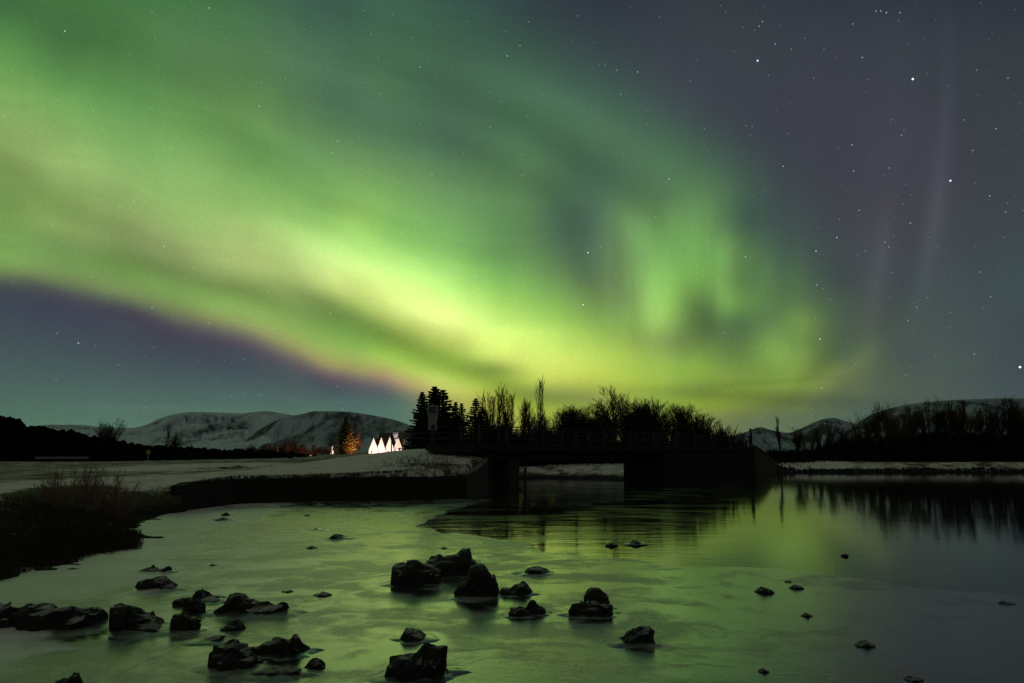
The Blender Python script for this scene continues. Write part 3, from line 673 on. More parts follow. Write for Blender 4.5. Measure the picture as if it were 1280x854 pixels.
mb = quadprism(-1.5, LB+.5, -.02, .248, 3.1, 3.66); quadprism(-1.5, LB+.5, BW-.248, BW+.02, 3.1, 3.66, mb)
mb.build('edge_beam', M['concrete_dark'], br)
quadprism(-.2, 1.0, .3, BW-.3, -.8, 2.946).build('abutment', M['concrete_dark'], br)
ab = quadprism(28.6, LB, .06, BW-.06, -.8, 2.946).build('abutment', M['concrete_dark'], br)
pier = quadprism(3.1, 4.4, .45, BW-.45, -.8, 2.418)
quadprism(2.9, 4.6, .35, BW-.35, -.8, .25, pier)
pier.build('pier', simple("reddish_lit_concrete", (.050, .032, .022), .9, .2, var=.5, scale=1.5, bump=.3), br)  # reddish light on the pier's side put into its colour
posts_t = [-.9, 2.36, 7.16, 12.0, 16.8, 21.7, 26.6, 31.6, 36.7, 41.8, 47.4, 53.9]
for side in (.11, BW-.11):
    for t in posts_t:
        x, y = bpt(t, side)
        mb = MB(); mb.box((x-A.x, y-A.y, 4.29), (.20, .16, 1.256), math.atan2(DIR.y, DIR.x), .85)
        mb.box((x-A.x, y-A.y, 4.947), (.24, .2, .05), math.atan2(DIR.y, DIR.x))
        mb.build('railing_post', M['rail'], br)
    for i in range(len(posts_t)-1):
        t0, t1 = posts_t[i]+.11, posts_t[i+1]-.11
        for z, r in ((4.84, .045), (4.42, .032), (4.02, .032)):
            a = bpt(t0, side); c = bpt(t1, side)
            MB().tube([(a[0]-A.x, a[1]-A.y, z), (c[0]-A.x, c[1]-A.y, z)], r, 6).build('rail', M['rail'], br)
w2 = thing('wing_wall', (31, 100, 0), 'sloping pale concrete wall at the far right end of the bridge', 'wall')
line = [(31.1, 100.2), (33.2, 104), (35.6, 108.4), (38.0, 112.8)]; hs = [3.75, 3.2, 2.2, 1.1]
strip(MB(), [(x-31, y-100) for x, y in line], -.4, hs, .5).build('wall_face', M['concrete'], w2)
mb = MB()
for i in range(3):
    a, c = Vector((line[i][0]-31, line[i][1]-100, hs[i]+.003)), Vector((line[i+1][0]-31, line[i+1][1]-100, hs[i+1]+.003)); t = (c-a).normalized(); nn = Vector((-t.y, t.x, 0)).normalized(); vs = []
    for p in (a, c):
        for s_, z_ in ((-.08, 0), (-.08, .16), (.6, .16), (.6, 0)): vs.append(p + nn*s_ + Vector((0, 0, z_)))
    mb.add(vs, [(0, 4, 5, 1), (1, 5, 6, 2), (2, 6, 7, 3), (3, 7, 4, 0), (0, 1, 2, 3), (7, 6, 5, 4)])
mb.build('coping', M['coping'], w2)
# railing along the road that leads off the bridge to the left
rb = thing('roadside_railing', (-2.6, 57.2, gz(-2.6, 57.2)), 'thin grey railing beside the road behind the blue sign', 'railing')
o0 = rb.location
ptsr = [Vector((-2.9, 58.6, 0)), Vector((-4.6, 60.4, 0)), Vector((-6.3, 62.2, 0)), Vector((-8.3, 64.4, 0)), Vector((-10.4, 67.4, 0))]
for p in ptsr:
    z = gz(p.x, p.y); p.z = at(540, 541.5, p.y).z
    MB().box((p.x-o0.x, p.y-o0.y, (z-.1+p.z)/2-o0.z), (.09, .09, p.z-z+.16)).build('post', M['rail'], rb)
for i in range(len(ptsr)-1):
    for dz in (0, -.45):
        MB().tube([ptsr[i]-o0+Vector((0, 0, dz)), ptsr[i+1]-o0+Vector((0, 0, dz))], .035, 6).build('rail', M['rail'], rb)

# ------------------------------------------------------------------ signs and posts
def zbase(px, Y): return gz((px-640)/FPX*Y*1.0, Y)
Ys = 57.5; p0 = at(540.5, 566, Ys); zb = gz(p0.x, p0.y)
sg = thing('road_sign', (p0.x, p0.y, zb), 'tall road sign with blue square above a grey panel on a post', 'sign')
top = at(540.5, 507, Ys).z - zb; s_ = Ys/FPX
MB().tube([(0, .06, -.2), (0, .06, top-.1)], .055, 8).build('post', M['grey_post'], sg)
up = MB().box((-.1*s_*10*.2, 0, top-6*s_), (13*s_, .03, 12*s_)).build('sign_panel', M['sign_rim'], sg)
up['label'] = 'square blue upper panel with a white border'
MB().box((-.02, -.018, top-6*s_), (10*s_, .004, 9*s_)).build('blue_field', M['sign_blue'], up)
lo = MB().box((-.02, 0, top-12.4*s_-9*s_), (11*s_, .03, 18*s_)).build('sign_panel', M['sign_back'], sg)
lo['label'] = 'tall plain grey lower panel'
MB().tube([(-.12, .03, top-.2), (.12, .03, top-.2)], .03, 6).build('clamp', M['rail'], sg)

def post_at(name, px, ytop, Y, r, material, label, cat):
    p = at(px, 565, Y); z = gz(p.x, Y)
    t = MB().tube([(0, 0, -.3), (0, 0, at(px, ytop, Y).z - z)], [r, r*.85], 8).build(name, material, at=(p.x, Y, z))
    return tag(t, label, cat)
Yy = 112; p = at(185.5, 565, Yy); z = gz(p.x, Yy)
ys = thing('road_sign', (p.x, Yy, z), 'small round yellow sign on short post in front of black ridge', 'sign')
c = at(185.5, 565.3, Yy).z - z
MB().tube([(0, .05, -.3), (0, .05, c+.2)], .04, 6).build('post', M['grey_post'], ys)
MB().tube([(0, 0, c), (0, -.03, c)], .36, 24).build('sign_disc', M['sign_yellow'], ys)
pp = thing('marker_post', (at(347, 565, 150).x, 150, gz(at(347, 565, 150).x, 150)), 'pale slender post standing alone among the reddish bushes', 'post')
zt = at(347, 541, 150).z - pp.location.z
MB().tube([(0, 0, -.3), (0, 0, zt)], [.17, .13], 8).build('shaft', M['grey_post'], pp)
MB().tube([(0, 0, zt), (0, 0, zt+.12), (0, 0, zt+.2)], [.18, .16, .03], 8).build('cap', M['grey_post'], pp)
Yd = 101; p = at(957.5, 565, Yd); z = max(gz(p.x, Yd), 2.0)
dp = thing('marker_post', (p.x, Yd+6, gz(p.x, Yd+6)), 'dark thick post standing at the right end of the bridge', 'post')
zt = at(957, 536.5, Yd+6).z - dp.location.z
MB().tube([(0, 0, -.3), (0, 0, zt*.6), (-.08, 0, zt)], [.17, .16, .14], 8).build('shaft', M['bark'], dp)
MB().tube([(-.08, 0, zt+.003), (-.08, 0, zt+.1)], [.19, .12], 8).build('cap', M['bark'], dp)
# low white barrier at the foot of the ridge
Yb = 118; a = at(44, 572.3, Yb); c = at(111, 572.3, Yb)
bar = thing('road_barrier', (a.x, Yb, gz(a.x, Yb)), 'long low whitish barrier rail at the foot of the black ridge', 'barrier')
zc = a.z - bar.location.z
MB().box(((c.x-a.x)/2, 0, zc), (c.x-a.x, .06, .30)).build('beam', simple("dull_white_rail", (.20, .19, .18), .7, .3), bar)
for k in range(5):
    MB().box(((c.x-a.x)*(k+.5)/5, .1, zc/2-.1), (.1, .1, zc+.4)).build('post', M['rail'], bar)

# ------------------------------------------------------------------ farmhouse with four white gables, church behind
Yh = 205; sh = Yh/FPX
def gable_house():
    o = at(481, 567.6, Yh); zb = gz(o.x, Yh)
    t = thing('gabled_farmhouse', (o.x, Yh, zb), 'floodlit white farmhouse with a row of pointed gables', 'house')
    for k, (pc, pt, hw, dy) in enumerate([(466.6, 547.6, 5.7, 0.0), (475.6, 546.8, 5.2, .8), (485.6, 546, 5.7, 1.6), (495.6, 546.4, 6.0, 2.4)]):
        cx = at(pc, 567, Yh).x - o.x; apex = at(pc, pt, Yh).z - zb; w = hw*sh; ev = apex*.24
        mb = MB()
        prof_ = [(-w, -.5), (w, -.5), (w*.98, ev), (w*.50, apex*.62), (0, apex), (-w*.50, apex*.62), (-w*.98, ev)]
        vs = [(cx+x, dy, z) for x, z in prof_] + [(cx+x, dy+.25, z) for x, z in prof_]
        mb.add(vs, [tuple(range(7)), tuple(range(13, 6, -1))] + [(i, 7+i, 7+(i+1) % 7, (i+1) % 7) for i in range(7)])
        gw = mb.build('gable_wall', M['white'], t)
        mb = MB(); fr = .253
        roofp = [(-w*.97, ev-.05), (-w*.49, apex*.615), (0, apex-.04), (w*.49, apex*.615), (w*.97, ev-.05)]
        vs = [(cx+x, dy+fr, z) for x, z in roofp] + [(cx+x, dy+7.5, z) for x, z in roofp] + [(cx+x*.94, dy+fr, z-.2) for x, z in roofp] + [(cx+x*.94, dy+7.5, z-.2) for x, z in roofp]
        fs = []
        for i in range(4): fs += [(i, i+1, 5+i+1, 5+i), (10+i, 15+i, 15+i+1, 10+i+1), (i, 10+i, 10+i+1, i+1), (5+i, 5+i+1, 15+i+1, 15+i)]
        fs += [(0, 5, 15, 10), (4, 14, 19, 9)]
        mb.add(vs, fs).build('roof', M['roof'], t)
        mb = MB()
        mb.box((cx, dy+4, ev/2-.3), (2*w*.92, 6.9, ev+.3)).build('side_wall', M['white'], t)
        MB().box((cx, dy-.02, .62), (w*.55, .04, .6)).build('window', simple("pale_window", (.60, .62, .66), .3, .5, var=.03), t)
    return t
house = gable_house()
def church():
    Yc_ = 219; sc_ = Yc_/FPX; o = at(487, 566, Yc_); zb = gz(o.x, Yc_)
    t = thing('village_church', (o.x, Yc_, zb), 'church with dark roof ridge and floodlit white tower behind the gables', 'church')
    x0 = at(472, 560, Yc_).x - o.x; x1 = at(503.5, 560, Yc_).x - o.x
    rid = at(480, 540.6, Yc_).z - zb; eav = rid*.50; hw = 2.6
    mb = MB(); mb.box(((x0+x1)/2, hw, eav/2-.3), (x1-x0-.4, 2*hw-.3, eav+.6)).build('nave_wall', simple("dim_boards", (.22, .18, .13), .8, .2), t)
    vs = [(x0, -.2, eav), (x1, -.2, eav), (x1, hw, rid), (x0, hw, rid), (x1, 2*hw+.2, eav), (x0, 2*hw+.2, eav)]
    MB().add(vs, [(0, 1, 2, 3), (3, 2, 4, 5), (0, 3, 5), (1, 4, 2), (0, 5, 4, 1)]).build('roof', M['roof'], t)
    tx = at(495, 560, Yc_).x - o.x; tt_ = at(495, 542.4, Yc_).z - zb
    tw = MB(); tw.box((tx, -1.4, tt_/2-.3), (3.6*sc_, 3.6*sc_*.9, tt_+.6-.3))
    tower = tw.build('tower', M['white'], t)
    mb = MB(); mb.box((tx, -1.4, tt_-.10), (5.4*sc_, 5.2*sc_, .9), 0, 1.0)
    mb.build('belfry', M['white'], tower)
    MB().add([(tx-2.8*sc_, -1.4-2.7*sc_, tt_+.353), (tx+2.8*sc_, -1.4-2.7*sc_, tt_+.353), (tx+2.8*sc_, -1.4+2.7*sc_, tt_+.353), (tx-2.8*sc_, -1.4+2.7*sc_, tt_+.353), (tx, -1.4, tt_+.75)],
             [(0, 1, 4), (1, 2, 4), (2, 3, 4), (3, 0, 4), (3, 2, 1, 0)]).build('tower_roof', M['roof'], tower)
    return t
church()
def flood(px, Y, dx, dy, dz, target, power, col, ang, label, radius=.12):
    p = at(px, 565, Y); x, y = p.x+dx, Y+dy; z = gz(x, y)
    t = thing('floodlight', (x, y, z), label, 'floodlight', group='floodlights around the farm')
    tv = (Vector(target) - Vector((x, y, z+.45+dz))).normalized()
    MB().box((0, 0, .15), (.14, .14, .4)).build('stand', M['rail'], t)
    MB().tube([Vector((0, 0, .45)) - tv*.22, Vector((0, 0, .45)) + tv*.06], [.12, .18], 10).build('housing', M['rail'], t)
    l = bpy.data.lights.new('floodlight_beam', 'SPOT'); l.energy = power; l.color = col; l.spot_size = R_(ang); l.spot_blend = .6; l.shadow_soft_size = radius
    lo_ = bpy.data.objects.new('floodlight_beam', l); COLL.objects.link(lo_); lo_.parent = t
    lo_.location = Vector((0, 0, .45)) + tv*.3
    lo_.rotation_euler = tv.to_track_quat('-Z', 'Y').to_euler()
    return t
hx = house.location.x; hz = house.location.z
flood(470, Yh, 0, -6.5, 0, (hx-2.2, Yh, hz+1.6), 1900, (1, .66, .52), 165, 'small floodlight on the grass facing the two left gables')
flood(490, Yh, 0, -6.5, 0, (hx+2.4, Yh+2, hz+1.7), 2000, (1, .82, .74), 165, 'small floodlight on the grass facing the two right gables')
flood(497, Yh, .6, 10.8, 0, (at(495, 545, 218).x, 218, at(495, 545, 218).z), 1500, (1, .92, .86), 60, 'small floodlight behind the gables facing the church tower')
# ------------------------------------------------------------------ small lit marker on the lawn
Ym = 186; p = at(415.2, 566.5, Ym); zb = gz(p.x, Ym); sm = Ym/FPX
mk = thing('lawn_marker', (p.x, Ym, zb), 'small brightly lit pointed white marker on the lawn left of the orange spruce', 'marker')
zt = at(415.2, 557.2, Ym).z - zb
MB().tube([(0, 0, zt*.40), (0, 0, zt*.46), (0, 0, zt)], [1.4*sm, 1.1*sm, .45*sm], 8).build('spire', M['white'], mk)
MB().tube([(0, 0, -.2), (0, 0, zt*.18), (0, 0, zt*.398)], [2.3*sm, 2.4*sm, 1.9*sm], 8).build('plinth', M['white'], mk)
flood(416.2, Ym, .3, -2.6, 0, (p.x, Ym, zb+1.0), 420, (1, .50, .38), 50, 'small floodlight on the grass facing the pointed marker')

# ------------------------------------------------------------------ trees
def branchy(seed, H, stems=1, spread=.35, levels=4, lean=.0, upright=.6, twig=.012, base_r=None, first=.25, kids=(5, 4, 4, 3)):
    """returns trunk mesh builder and crown mesh builder of a leafless tree standing at the origin"""
    r = random.Random(seed); trunk = MB(); crown = MB()
    base_r = base_r or H*.016
    def limb(p, d, L, rad, lev):
        n = 5 if lev == 0 else 3; pts = [p.copy()]; q = p.copy(); dd = d.copy()
        for i in range(n):
            dd = (dd + Vector((r.uniform(-1, 1), r.uniform(-1, 1), r.uniform(-.4, .8)))*(.10 if lev == 0 else .22)).normalized()
            if lev: dd = (dd + Vector((0, 0, upright*.18))).normalized()
            q = q + dd*(L/n); pts.append(q.copy())
        rads = [max(twig*.6, rad*(1-.72*i/n)) for i in range(n+1)]
        (trunk if lev == 0 else crown).tube(pts, rads, 6 if lev == 0 else 3, cap=lev == 0)
        if lev >= levels: return
        nk = kids[min(lev, len(kids)-1)]
        if lev == 0: nk = int(nk*1.8)
        for k in range(nk):
            f = first + (1-first)*((k+r.random()*.8)/nk) if lev == 0 else .25 + .75*((k+r.random())/nk)
            f = min(f, .98); i = min(int(f*n), n-1); pp = pts[i].lerp(pts[i+1], f*n-i)
            t = (pts[i+1]-pts[i]).normalized()
            a = r.uniform(0, 6.283); side = Vector((math.cos(a), math.sin(a), 0))
            side = (side - t*side.dot(t)).normalized()
            ang = spread*r.uniform(.7, 1.4)
            nd = (t*math.cos(ang) + side*math.sin(ang)).normalized()
            nl = L*(.55 if lev else .42)*r.uniform(.6, 1.15)*(1.15-.55*f if lev == 0 else 1)
            limb(pp, nd, nl, max(twig, rads[i]*.55), lev+1)
    for s in range(stems):
        a = r.uniform(0, 6.28); k = (0 if stems == 1 else r.uniform(.08, .38))
        d = Vector((math.cos(a)*k + lean, math.sin(a)*k, 1)).normalized()
        limb(Vector((math.cos(a)*.1*(stems > 1), math.sin(a)*.1*(stems > 1), -.2)), d, (H*.86)*(1 if s == 0 else r.uniform(.6, 1)), base_r, 0)
    return trunk, crown
def tree_proto(name, tm, cm, mt, mc, part='crown'):
    t = thing(name, (0, 0, 0), '', '')
    tm.build('trunk', mt, t, True); cm.build(part, mc, t)
    return t
def spruce(seed, H, W, whorls=30, lean=0):
    r = random.Random(seed); tr = MB(); cr = MB()
    tr.tube([(0, 0, -.2), (0, 0, H*.5), (0, 0, H*.97)], [H*.018, H*.011, H*.003], 7)
    for w in range(whorls):
        f = w/(whorls-1); z = H*(.03 + .95*f**.92)
        R = W*((1-f)**.86)*r.uniform(.70, 1.15) + .05*H*(.15)
        nb_ = 9 if f < .75 else 6
        a0 = r.uniform(0, 6.28)
        for k in range(nb_):
            a = a0 + 6.283*k/nb_ + r.uniform(-.35, .35); L = R*r.uniform(.55, 1.18)
            d = Vector((math.cos(a), math.sin(a), 0)); n = 5; pts = []
            droop = r.uniform(.10, .42)*(1-.6*f)
            for i in range(n+1):
                u = i/n; pts.append(d*(L*u) + Vector((0, 0, z + L*(-droop*u*1.3 + droop*1.25*u*u + (.28*f)*u))))
            cr.tube(pts, [.035*(1-u/n)+.008 for u in range(n+1)], 3, cap=False)
            side = Vector((-d.y, d.x, 0))
            for i in range(13):
                u = .12 + .88*(i/12); j = min(int(u*n), n-1); p = pts[j].lerp(pts[j+1], u*n-j)
                for s in (-1, 1):
                    ll = (.10 + .30*L*(1.05-u))*r.uniform(.6, 1.2); ll = min(ll, .9)
                    q = p + (side*s*.8 + d*.75).normalized()*ll + Vector((0, 0, -r.uniform(.0, .35)*ll))
                    wv = Vector((r.uniform(-.3, .3), r.uniform(-.3, .3), 1)).normalized()*(.09 + .14*ll)*(1.05-.5*f)
                    mid = p.lerp(q, .5)
                    cr.add([p, mid - wv, q, mid + wv], [(0, 1, 2, 3)])
                if i % 2 == 0:
                    q = p + Vector((r.uniform(-.12, .12), r.uniform(-.12, .12), -r.uniform(.1, .34)))
                    wv = d*(.10)
                    cr.add([p - wv, q, p + wv + d*.08], [(0, 1, 2)])
    return tr, cr
def place(proto, px, ytop, Y, H0, label, cat, group=None, rz=None, wide=1.0, dz=0.0, used=set(), rnd=random.Random(11)):
    p = at(px, 565, Y); z = gz(p.x, Y) + dz
    H = at(px, ytop, Y).z - z; s = H/H0
    rz = rnd.uniform(0, 6.28) if rz is None else rz
    loc = (p.x, Y, z)
    if proto.name not in used:
        used.add(proto.name); proto.location = loc; proto.rotation_euler = (0, 0, rz); proto.scale = (s*wide, s*wide, s)
        proto['label'] = label; proto['category'] = cat
        if group: proto['group'] = group
        return proto
    o = dup(proto, loc, rz, (s*wide, s*wide, s), label, group); o['category'] = cat
    return o
SP = [tree_proto('spruce_tree', *spruce(i+1, 10, [2.6, 2.2, 1.9][i], [34, 30, 28][i]), M['bark'], M['needles']) for i in range(3)]
G = 'spruces behind the blue sign'
place(SP[0], 542, 481.5, 86, 10, 'tallest dark spruce, right behind the blue road sign', 'tree', G, .4, 1.6)
place(SP[1], 526.5, 488.5, 88, 10, 'dark broad spruce left of the tallest spruce, beside the white farm', 'tree', G, 1.4, 1.25)
place(SP[2], 552.5, 486, 89, 10, 'dark spruce tucked close against the right of the tallest one', 'tree', G, 2.0, 2.0)
place(SP[1], 569, 501.5, 92, 10, 'narrow dark spruce with blunt top right of the spruce group', 'tree', G, .1, 1.35)
place(SP[2], 576.5, 503, 94, 10, 'narrow dark spruce touching its taller left neighbour', 'tree', G, 4.1, 1.3)
place(SP[2], 594.5, 497, 95, 10, 'slim pointed spruce standing left of the bare birch thicket', 'tree', G, 5.0, 1.6)
place(SP[1], 602, 509, 97, 10, 'short spruce at the left edge of the bare birch thicket', 'tree', G, 2.6, 1.6)
oz = tree_proto('spruce_tree', *spruce(9, 10, 3.0, 30), M['bark'], M['needles_lit'])
place(oz, 431, 519.5, 190, 10, 'spruce lit orange by a lamp on the lawn left of the farm', 'tree', None, 1.0, 1.30)

# leafless kinds
BB = [tree_proto('bare_tree', *branchy(21, 8, 1, .46, 3, kids=(11, 7, 6, 3), twig=.015), M['bark'], M['twig']),
      tree_proto('bare_tree', *branchy(22, 8, 2, .55, 3, kids=(10, 7, 6, 3), twig=.015), M['bark'], M['twig']),
      tree_proto('bare_tree', *branchy(23, 8, 3, .60, 3, kids=(9, 7, 6, 3), twig=.015), M['bark'], M['twig']),
      tree_proto('bare_tree', *branchy(24, 8, 1, .26, 3, kids=(9, 5, 5, 3), twig=.013, first=.3, upright=.9), M['bark'], M['twig']),
      tree_proto('bare_tree', *branchy(25, 8, 2, .24, 3, kids=(8, 6, 5, 3), twig=.013, first=.2, upright=.9), M['bark'], M['twig']),
      tree_proto('bare_tree', *branchy(26, 8, 4, .65, 3, kids=(9, 7, 6, 3), twig=.015), M['bark'], M['twig']),
      tree_proto('bare_tree', *branchy(27, 8, 3, .42, 3, kids=(6, 5, 4, 2), twig=.011, first=.3), M['bark'], M['twig_brown']),
      tree_proto('bare_tree', *branchy(28, 8, 2, .50, 3, kids=(7, 5, 4, 2), twig=.011, first=.3), M['bark'], M['twig_brown'])]
ORD = ['first', 'second', 'third', 'fourth', 'fifth', 'sixth', 'seventh', 'eighth', 'ninth', 'tenth', 'eleventh', 'twelfth', 'thirteenth', 'fourteenth', 'fifteenth', 'sixteenth', 'seventeenth', 'eighteenth', 'nineteenth', 'twentieth',
       'twenty-first', 'twenty-second', 'twenty-third', 'twenty-fourth', 'twenty-fifth', 'twenty-sixth', 'twenty-seventh', 'twenty-eighth', 'twenty-ninth', 'thirtieth', 'thirty-first', 'thirty-second', 'thirty-third', 'thirty-fourth', 'thirty-fifth', 'thirty-sixth', 'thirty-seventh', 'thirty-eighth', 'thirty-ninth', 'fortieth', 'forty-first', 'forty-second']
def row(spec, where, group, special={}):
    for i, (px, yt, Y, kind, wide) in enumerate(spec):
        l = special.get(px)
        if not l:
            nbr = [spec[j][1] for j in (i-1, i+1) if 0 <= j < len(spec)]
            look = 'taller than neighbours' if yt < min(nbr) else 'shorter than neighbours' if yt > max(nbr) else 'middling height'
            l = '%s bare tree from left %s, %s' % (ORD[i], where, look)
        place(BB[kind], px, yt, Y, 8, l, 'tree', group, None, wide)
row([(608, 497, 96, 4, 1.0), (614, 494, 100, 3, 1.2), (622.5, 487, 98, 3, 1.1), (630, 495, 101, 4, 1.1), (636.5, 492, 97, 3, 1.1), (645, 503, 99, 4, 1.2), (652.5, 505, 102, 3, 1.2)],
    'in thicket beside the spruces', 'bare trees in the left thicket behind the bridge')
row([(664.5, 477, 96, 4, .95)], '', None, {664.5: 'tallest slender bare tree, rising alone behind the bridge'})
row([(677, 517, 104, 5, 1.2), (688, 524, 108, 2, 1.3), (700, 513, 105, 5, 1.4), (711, 512, 107, 2, 1.5), (722, 509, 104, 1, 1.3), (734, 507, 108, 5, 1.4), (746, 513, 106, 2, 1.5), (757, 501, 108, 1, 1.2), (769.5, 487, 105, 0, 1.15), (783, 496, 108, 1, 1.2),
     (795, 501, 105, 2, 1.4), (806, 505, 108, 5, 1.3), (817, 504, 106, 1, 1.4), (826, 501, 109, 0, 1.5), (838, 506, 107, 2, 1.4), (850, 507, 109, 5, 1.3), (862, 511, 108, 1, 1.5), (873, 521, 110, 5, 1.5)],
    'in the thicket behind the bridge', 'bare trees in the wide thicket behind the bridge', {769.5: 'tallest bare tree standing out of the wide thicket behind the bridge middle'})
row([(682, 519, 112, 1, 1.05), (695, 516, 113, 2, 1.05), (705, 515, 112, 0, 1.1), (717, 513, 114, 5, 1.05), (728, 511, 113, 1, 1.1), (740, 512, 112, 2, 1.1), (751, 511, 114, 5, 1.0), (763, 505, 112, 1, 1.0), (776, 503, 113, 2, 1.0), (789, 503, 112, 5, 1.0), (801, 506, 114, 0, 1.05), (812, 507, 113, 1, 1.05), (822, 505, 112, 5, 1.05), (833, 506, 114, 2, 1.05), (844, 509, 113, 0, 1.05), (856, 510, 112, 1, 1.05), (867, 515, 114, 5, 1.05), (879, 527, 113, 2, 1.05)],
    'in back row of the thicket', 'bare trees in the back row of the bridge thicket')
row([(915, 533, 128, 2, 1.2), (925, 539, 132, 5, 1.2)], 'past the right bridge end', 'small bare trees past the right bridge end')
row([(976.5, 522, 132, 4, .85)], '', None, {976.5: 'lone narrow bare tree just right of the dark post'})
row([(997, 535, 135, 5, 1.0), (1008, 537, 132, 2, 1.1), (1022, 536, 136, 1, 1.0), (1036, 531, 134, 5, .9), (1050, 536, 133, 2, 1.0)], 'in the low clump beyond lone tree', 'low bare trees right of the lone tree')
row([(1058, 539.3, 133, 4, 1.18), (1065, 530.7, 137, 6, 1.02), (1074, 521.3, 134, 7, 0.91), (1081, 518.2, 134, 6, 1.19), (1094, 506.9, 132, 3, 1.41), (1098, 513.3, 132, 6, 0.94), (1107, 515.2, 132, 7, 1.22), (1111, 509.2, 137, 6, 0.98), (1115, 505.9, 135, 7, 1.1), (1124, 509.9, 132, 6, 0.87), (1128, 506.8, 132, 6, 1.13), (1141, 508.7, 137, 4, 1.12), (1150, 510.0, 138, 7, 0.85), (1159, 505.2, 138, 7, 1.1), (1168, 501.9, 135, 4, 1.03), (1177, 497.6, 137, 7, 1.08), (1186, 499.5, 136, 6, 1.03), (1193, 503.2, 132, 4, 1.14), (1197, 502.4, 134, 4, 1.61), (1201, 501.6, 138, 4, 1.14), (1206, 500.9, 136, 6, 1.13), (1213, 503.7, 134, 6, 0.82), (1226, 509.4, 138, 7, 0.9), (1235, 501.5, 135, 7, 1.07), (1242, 503.6, 135, 7, 1.03), (1249, 500.0, 132, 4, 1.1), (1253, 500.9, 133, 7, 1.07), (1262, 499.0, 134, 4, 1.44), (1275, 501.7, 138, 7, 1.15), (1280, 501.5, 133, 4, 1.61), (1287, 500.0, 135, 6, 1.03)],
    'in the row on right bank', 'bare trees in the row on the right bank')
row([(1070, 532, 141, 1, 1.3), (1084, 524, 142, 2, 1.3), (1098, 518, 141, 5, 1.2), (1109, 515, 143, 1, 1.3), (1124, 516, 142, 2, 1.2), (1141, 515, 141, 5, 1.2), (1156, 511, 143, 1, 1.1), (1169, 509, 142, 2, 1.1), (1186, 512, 141, 1, 1.2), (1199, 510, 143, 5, 1.1), (1217, 514, 142, 2, 1.2), (1231, 512, 141, 1, 1.1), (1249, 509, 143, 2, 1.2), (1266, 507, 142, 5, 1.1), (1281, 510, 141, 1, 1.2)],
    'in back row on right bank', 'bare trees in the back row on the right bank')
row([(127.5, 521, 150, 2, .9), (136, 531, 152, 5, .9)], 'on the black ridge at the left', 'bare trees on the black ridge')
row([(209, 532, 150, 4, 1.3), (218, 545, 152, 5, 1.0)], 'at the foot of the ridge', 'bare trees at the ridge foot')

# orange birch and reddish shrubs near the farm
ob = tree_proto('birch_tree', *branchy(31, 4.5, 5, .40, 3, kids=(7, 6, 5, 4), twig=.022, first=.1), M['twig_brown'], simple("orange_lit_twigs", (.30, .17, .09), .85, .15, var=.3))  # orange lamplight is put into the twig colour
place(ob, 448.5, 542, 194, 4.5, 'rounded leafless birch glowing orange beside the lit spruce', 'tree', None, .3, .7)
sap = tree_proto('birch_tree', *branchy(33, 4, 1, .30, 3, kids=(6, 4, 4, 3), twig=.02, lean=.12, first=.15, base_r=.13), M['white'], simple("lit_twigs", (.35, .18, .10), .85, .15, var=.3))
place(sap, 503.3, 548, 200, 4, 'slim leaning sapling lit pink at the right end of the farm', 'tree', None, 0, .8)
SH = [tree_proto('bare_shrub', *branchy(41+i, 2.4, 7, .45, 3, kids=(5, 5, 5, 3), twig=.016, first=.08, base_r=.03), M['twig_red'], M['twig_red'], 'branches') for i in range(3)]
SHD = [tree_proto('bare_shrub', *branchy(51+i, 2.4, 7, .50, 3, kids=(5, 5, 5, 3), twig=.018, first=.08, base_r=.03), M['twig_brown'], M['twig_brown'], 'branches') for i in range(2)]
def shrubs(lst, where, group, protos, h0=2.4):
    for i, (px, yt, Y, w) in enumerate(lst):
        nbr = [lst[j][1] for j in (i-1, i+1) if 0 <= j < len(lst)]
        look = 'taller than neighbours' if yt < min(nbr) else 'lower than neighbours' if yt > max(nbr) else 'middling height'
        place(protos[i % len(protos)], px, yt, Y, h0, '%s bush from left %s, %s' % (ORD[i], where, look), 'shrub', group, None, w)
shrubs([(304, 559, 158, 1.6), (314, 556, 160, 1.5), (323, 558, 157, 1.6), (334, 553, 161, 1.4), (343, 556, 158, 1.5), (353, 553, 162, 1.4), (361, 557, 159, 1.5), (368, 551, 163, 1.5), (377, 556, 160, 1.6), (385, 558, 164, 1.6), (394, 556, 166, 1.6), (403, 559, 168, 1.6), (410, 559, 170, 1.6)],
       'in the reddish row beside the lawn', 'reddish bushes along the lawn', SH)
shrubs([(228, 563, 150, 2.2), (240, 565, 148, 2.2), (252, 562, 152, 2.2), (263, 564, 149, 2.2), (274, 561, 153, 2.0), (284, 563, 150, 2.2), (295, 560, 154, 1.9)],
       'in the brown row at ridge foot', 'brown bushes at the ridge foot', SHD)
flood(456.5, 192, .0, -1.0, 0, (at(431, 545, 190).x, 190, at(431, 548, 190).z), 7000, (1, .45, .12), 80, 'small floodlight hidden beside the orange birch, facing the lit spruce')
flood(440, 186, .0, -3.0, 0, (at(449, 553, 194).x, 194, at(449, 553, 194).z), 3600, (1, .32, .12), 60, 'small floodlight on the grass facing the orange birch')
flood(392, 150, 0, 0.0, 0, (at(350, 560, 160).x, 160, at(350, 556, 160).z), 1300, (1, .32, .20), 100, 'small floodlight on the grass facing the reddish bushes')
flood(507, 196, .6, -2.0, 0, (at(503, 556, 200).x, 200, at(503, 556, 200).z), 500, (1, .42, .25), 60, 'small floodlight at the right end of the farm facing the sapling')

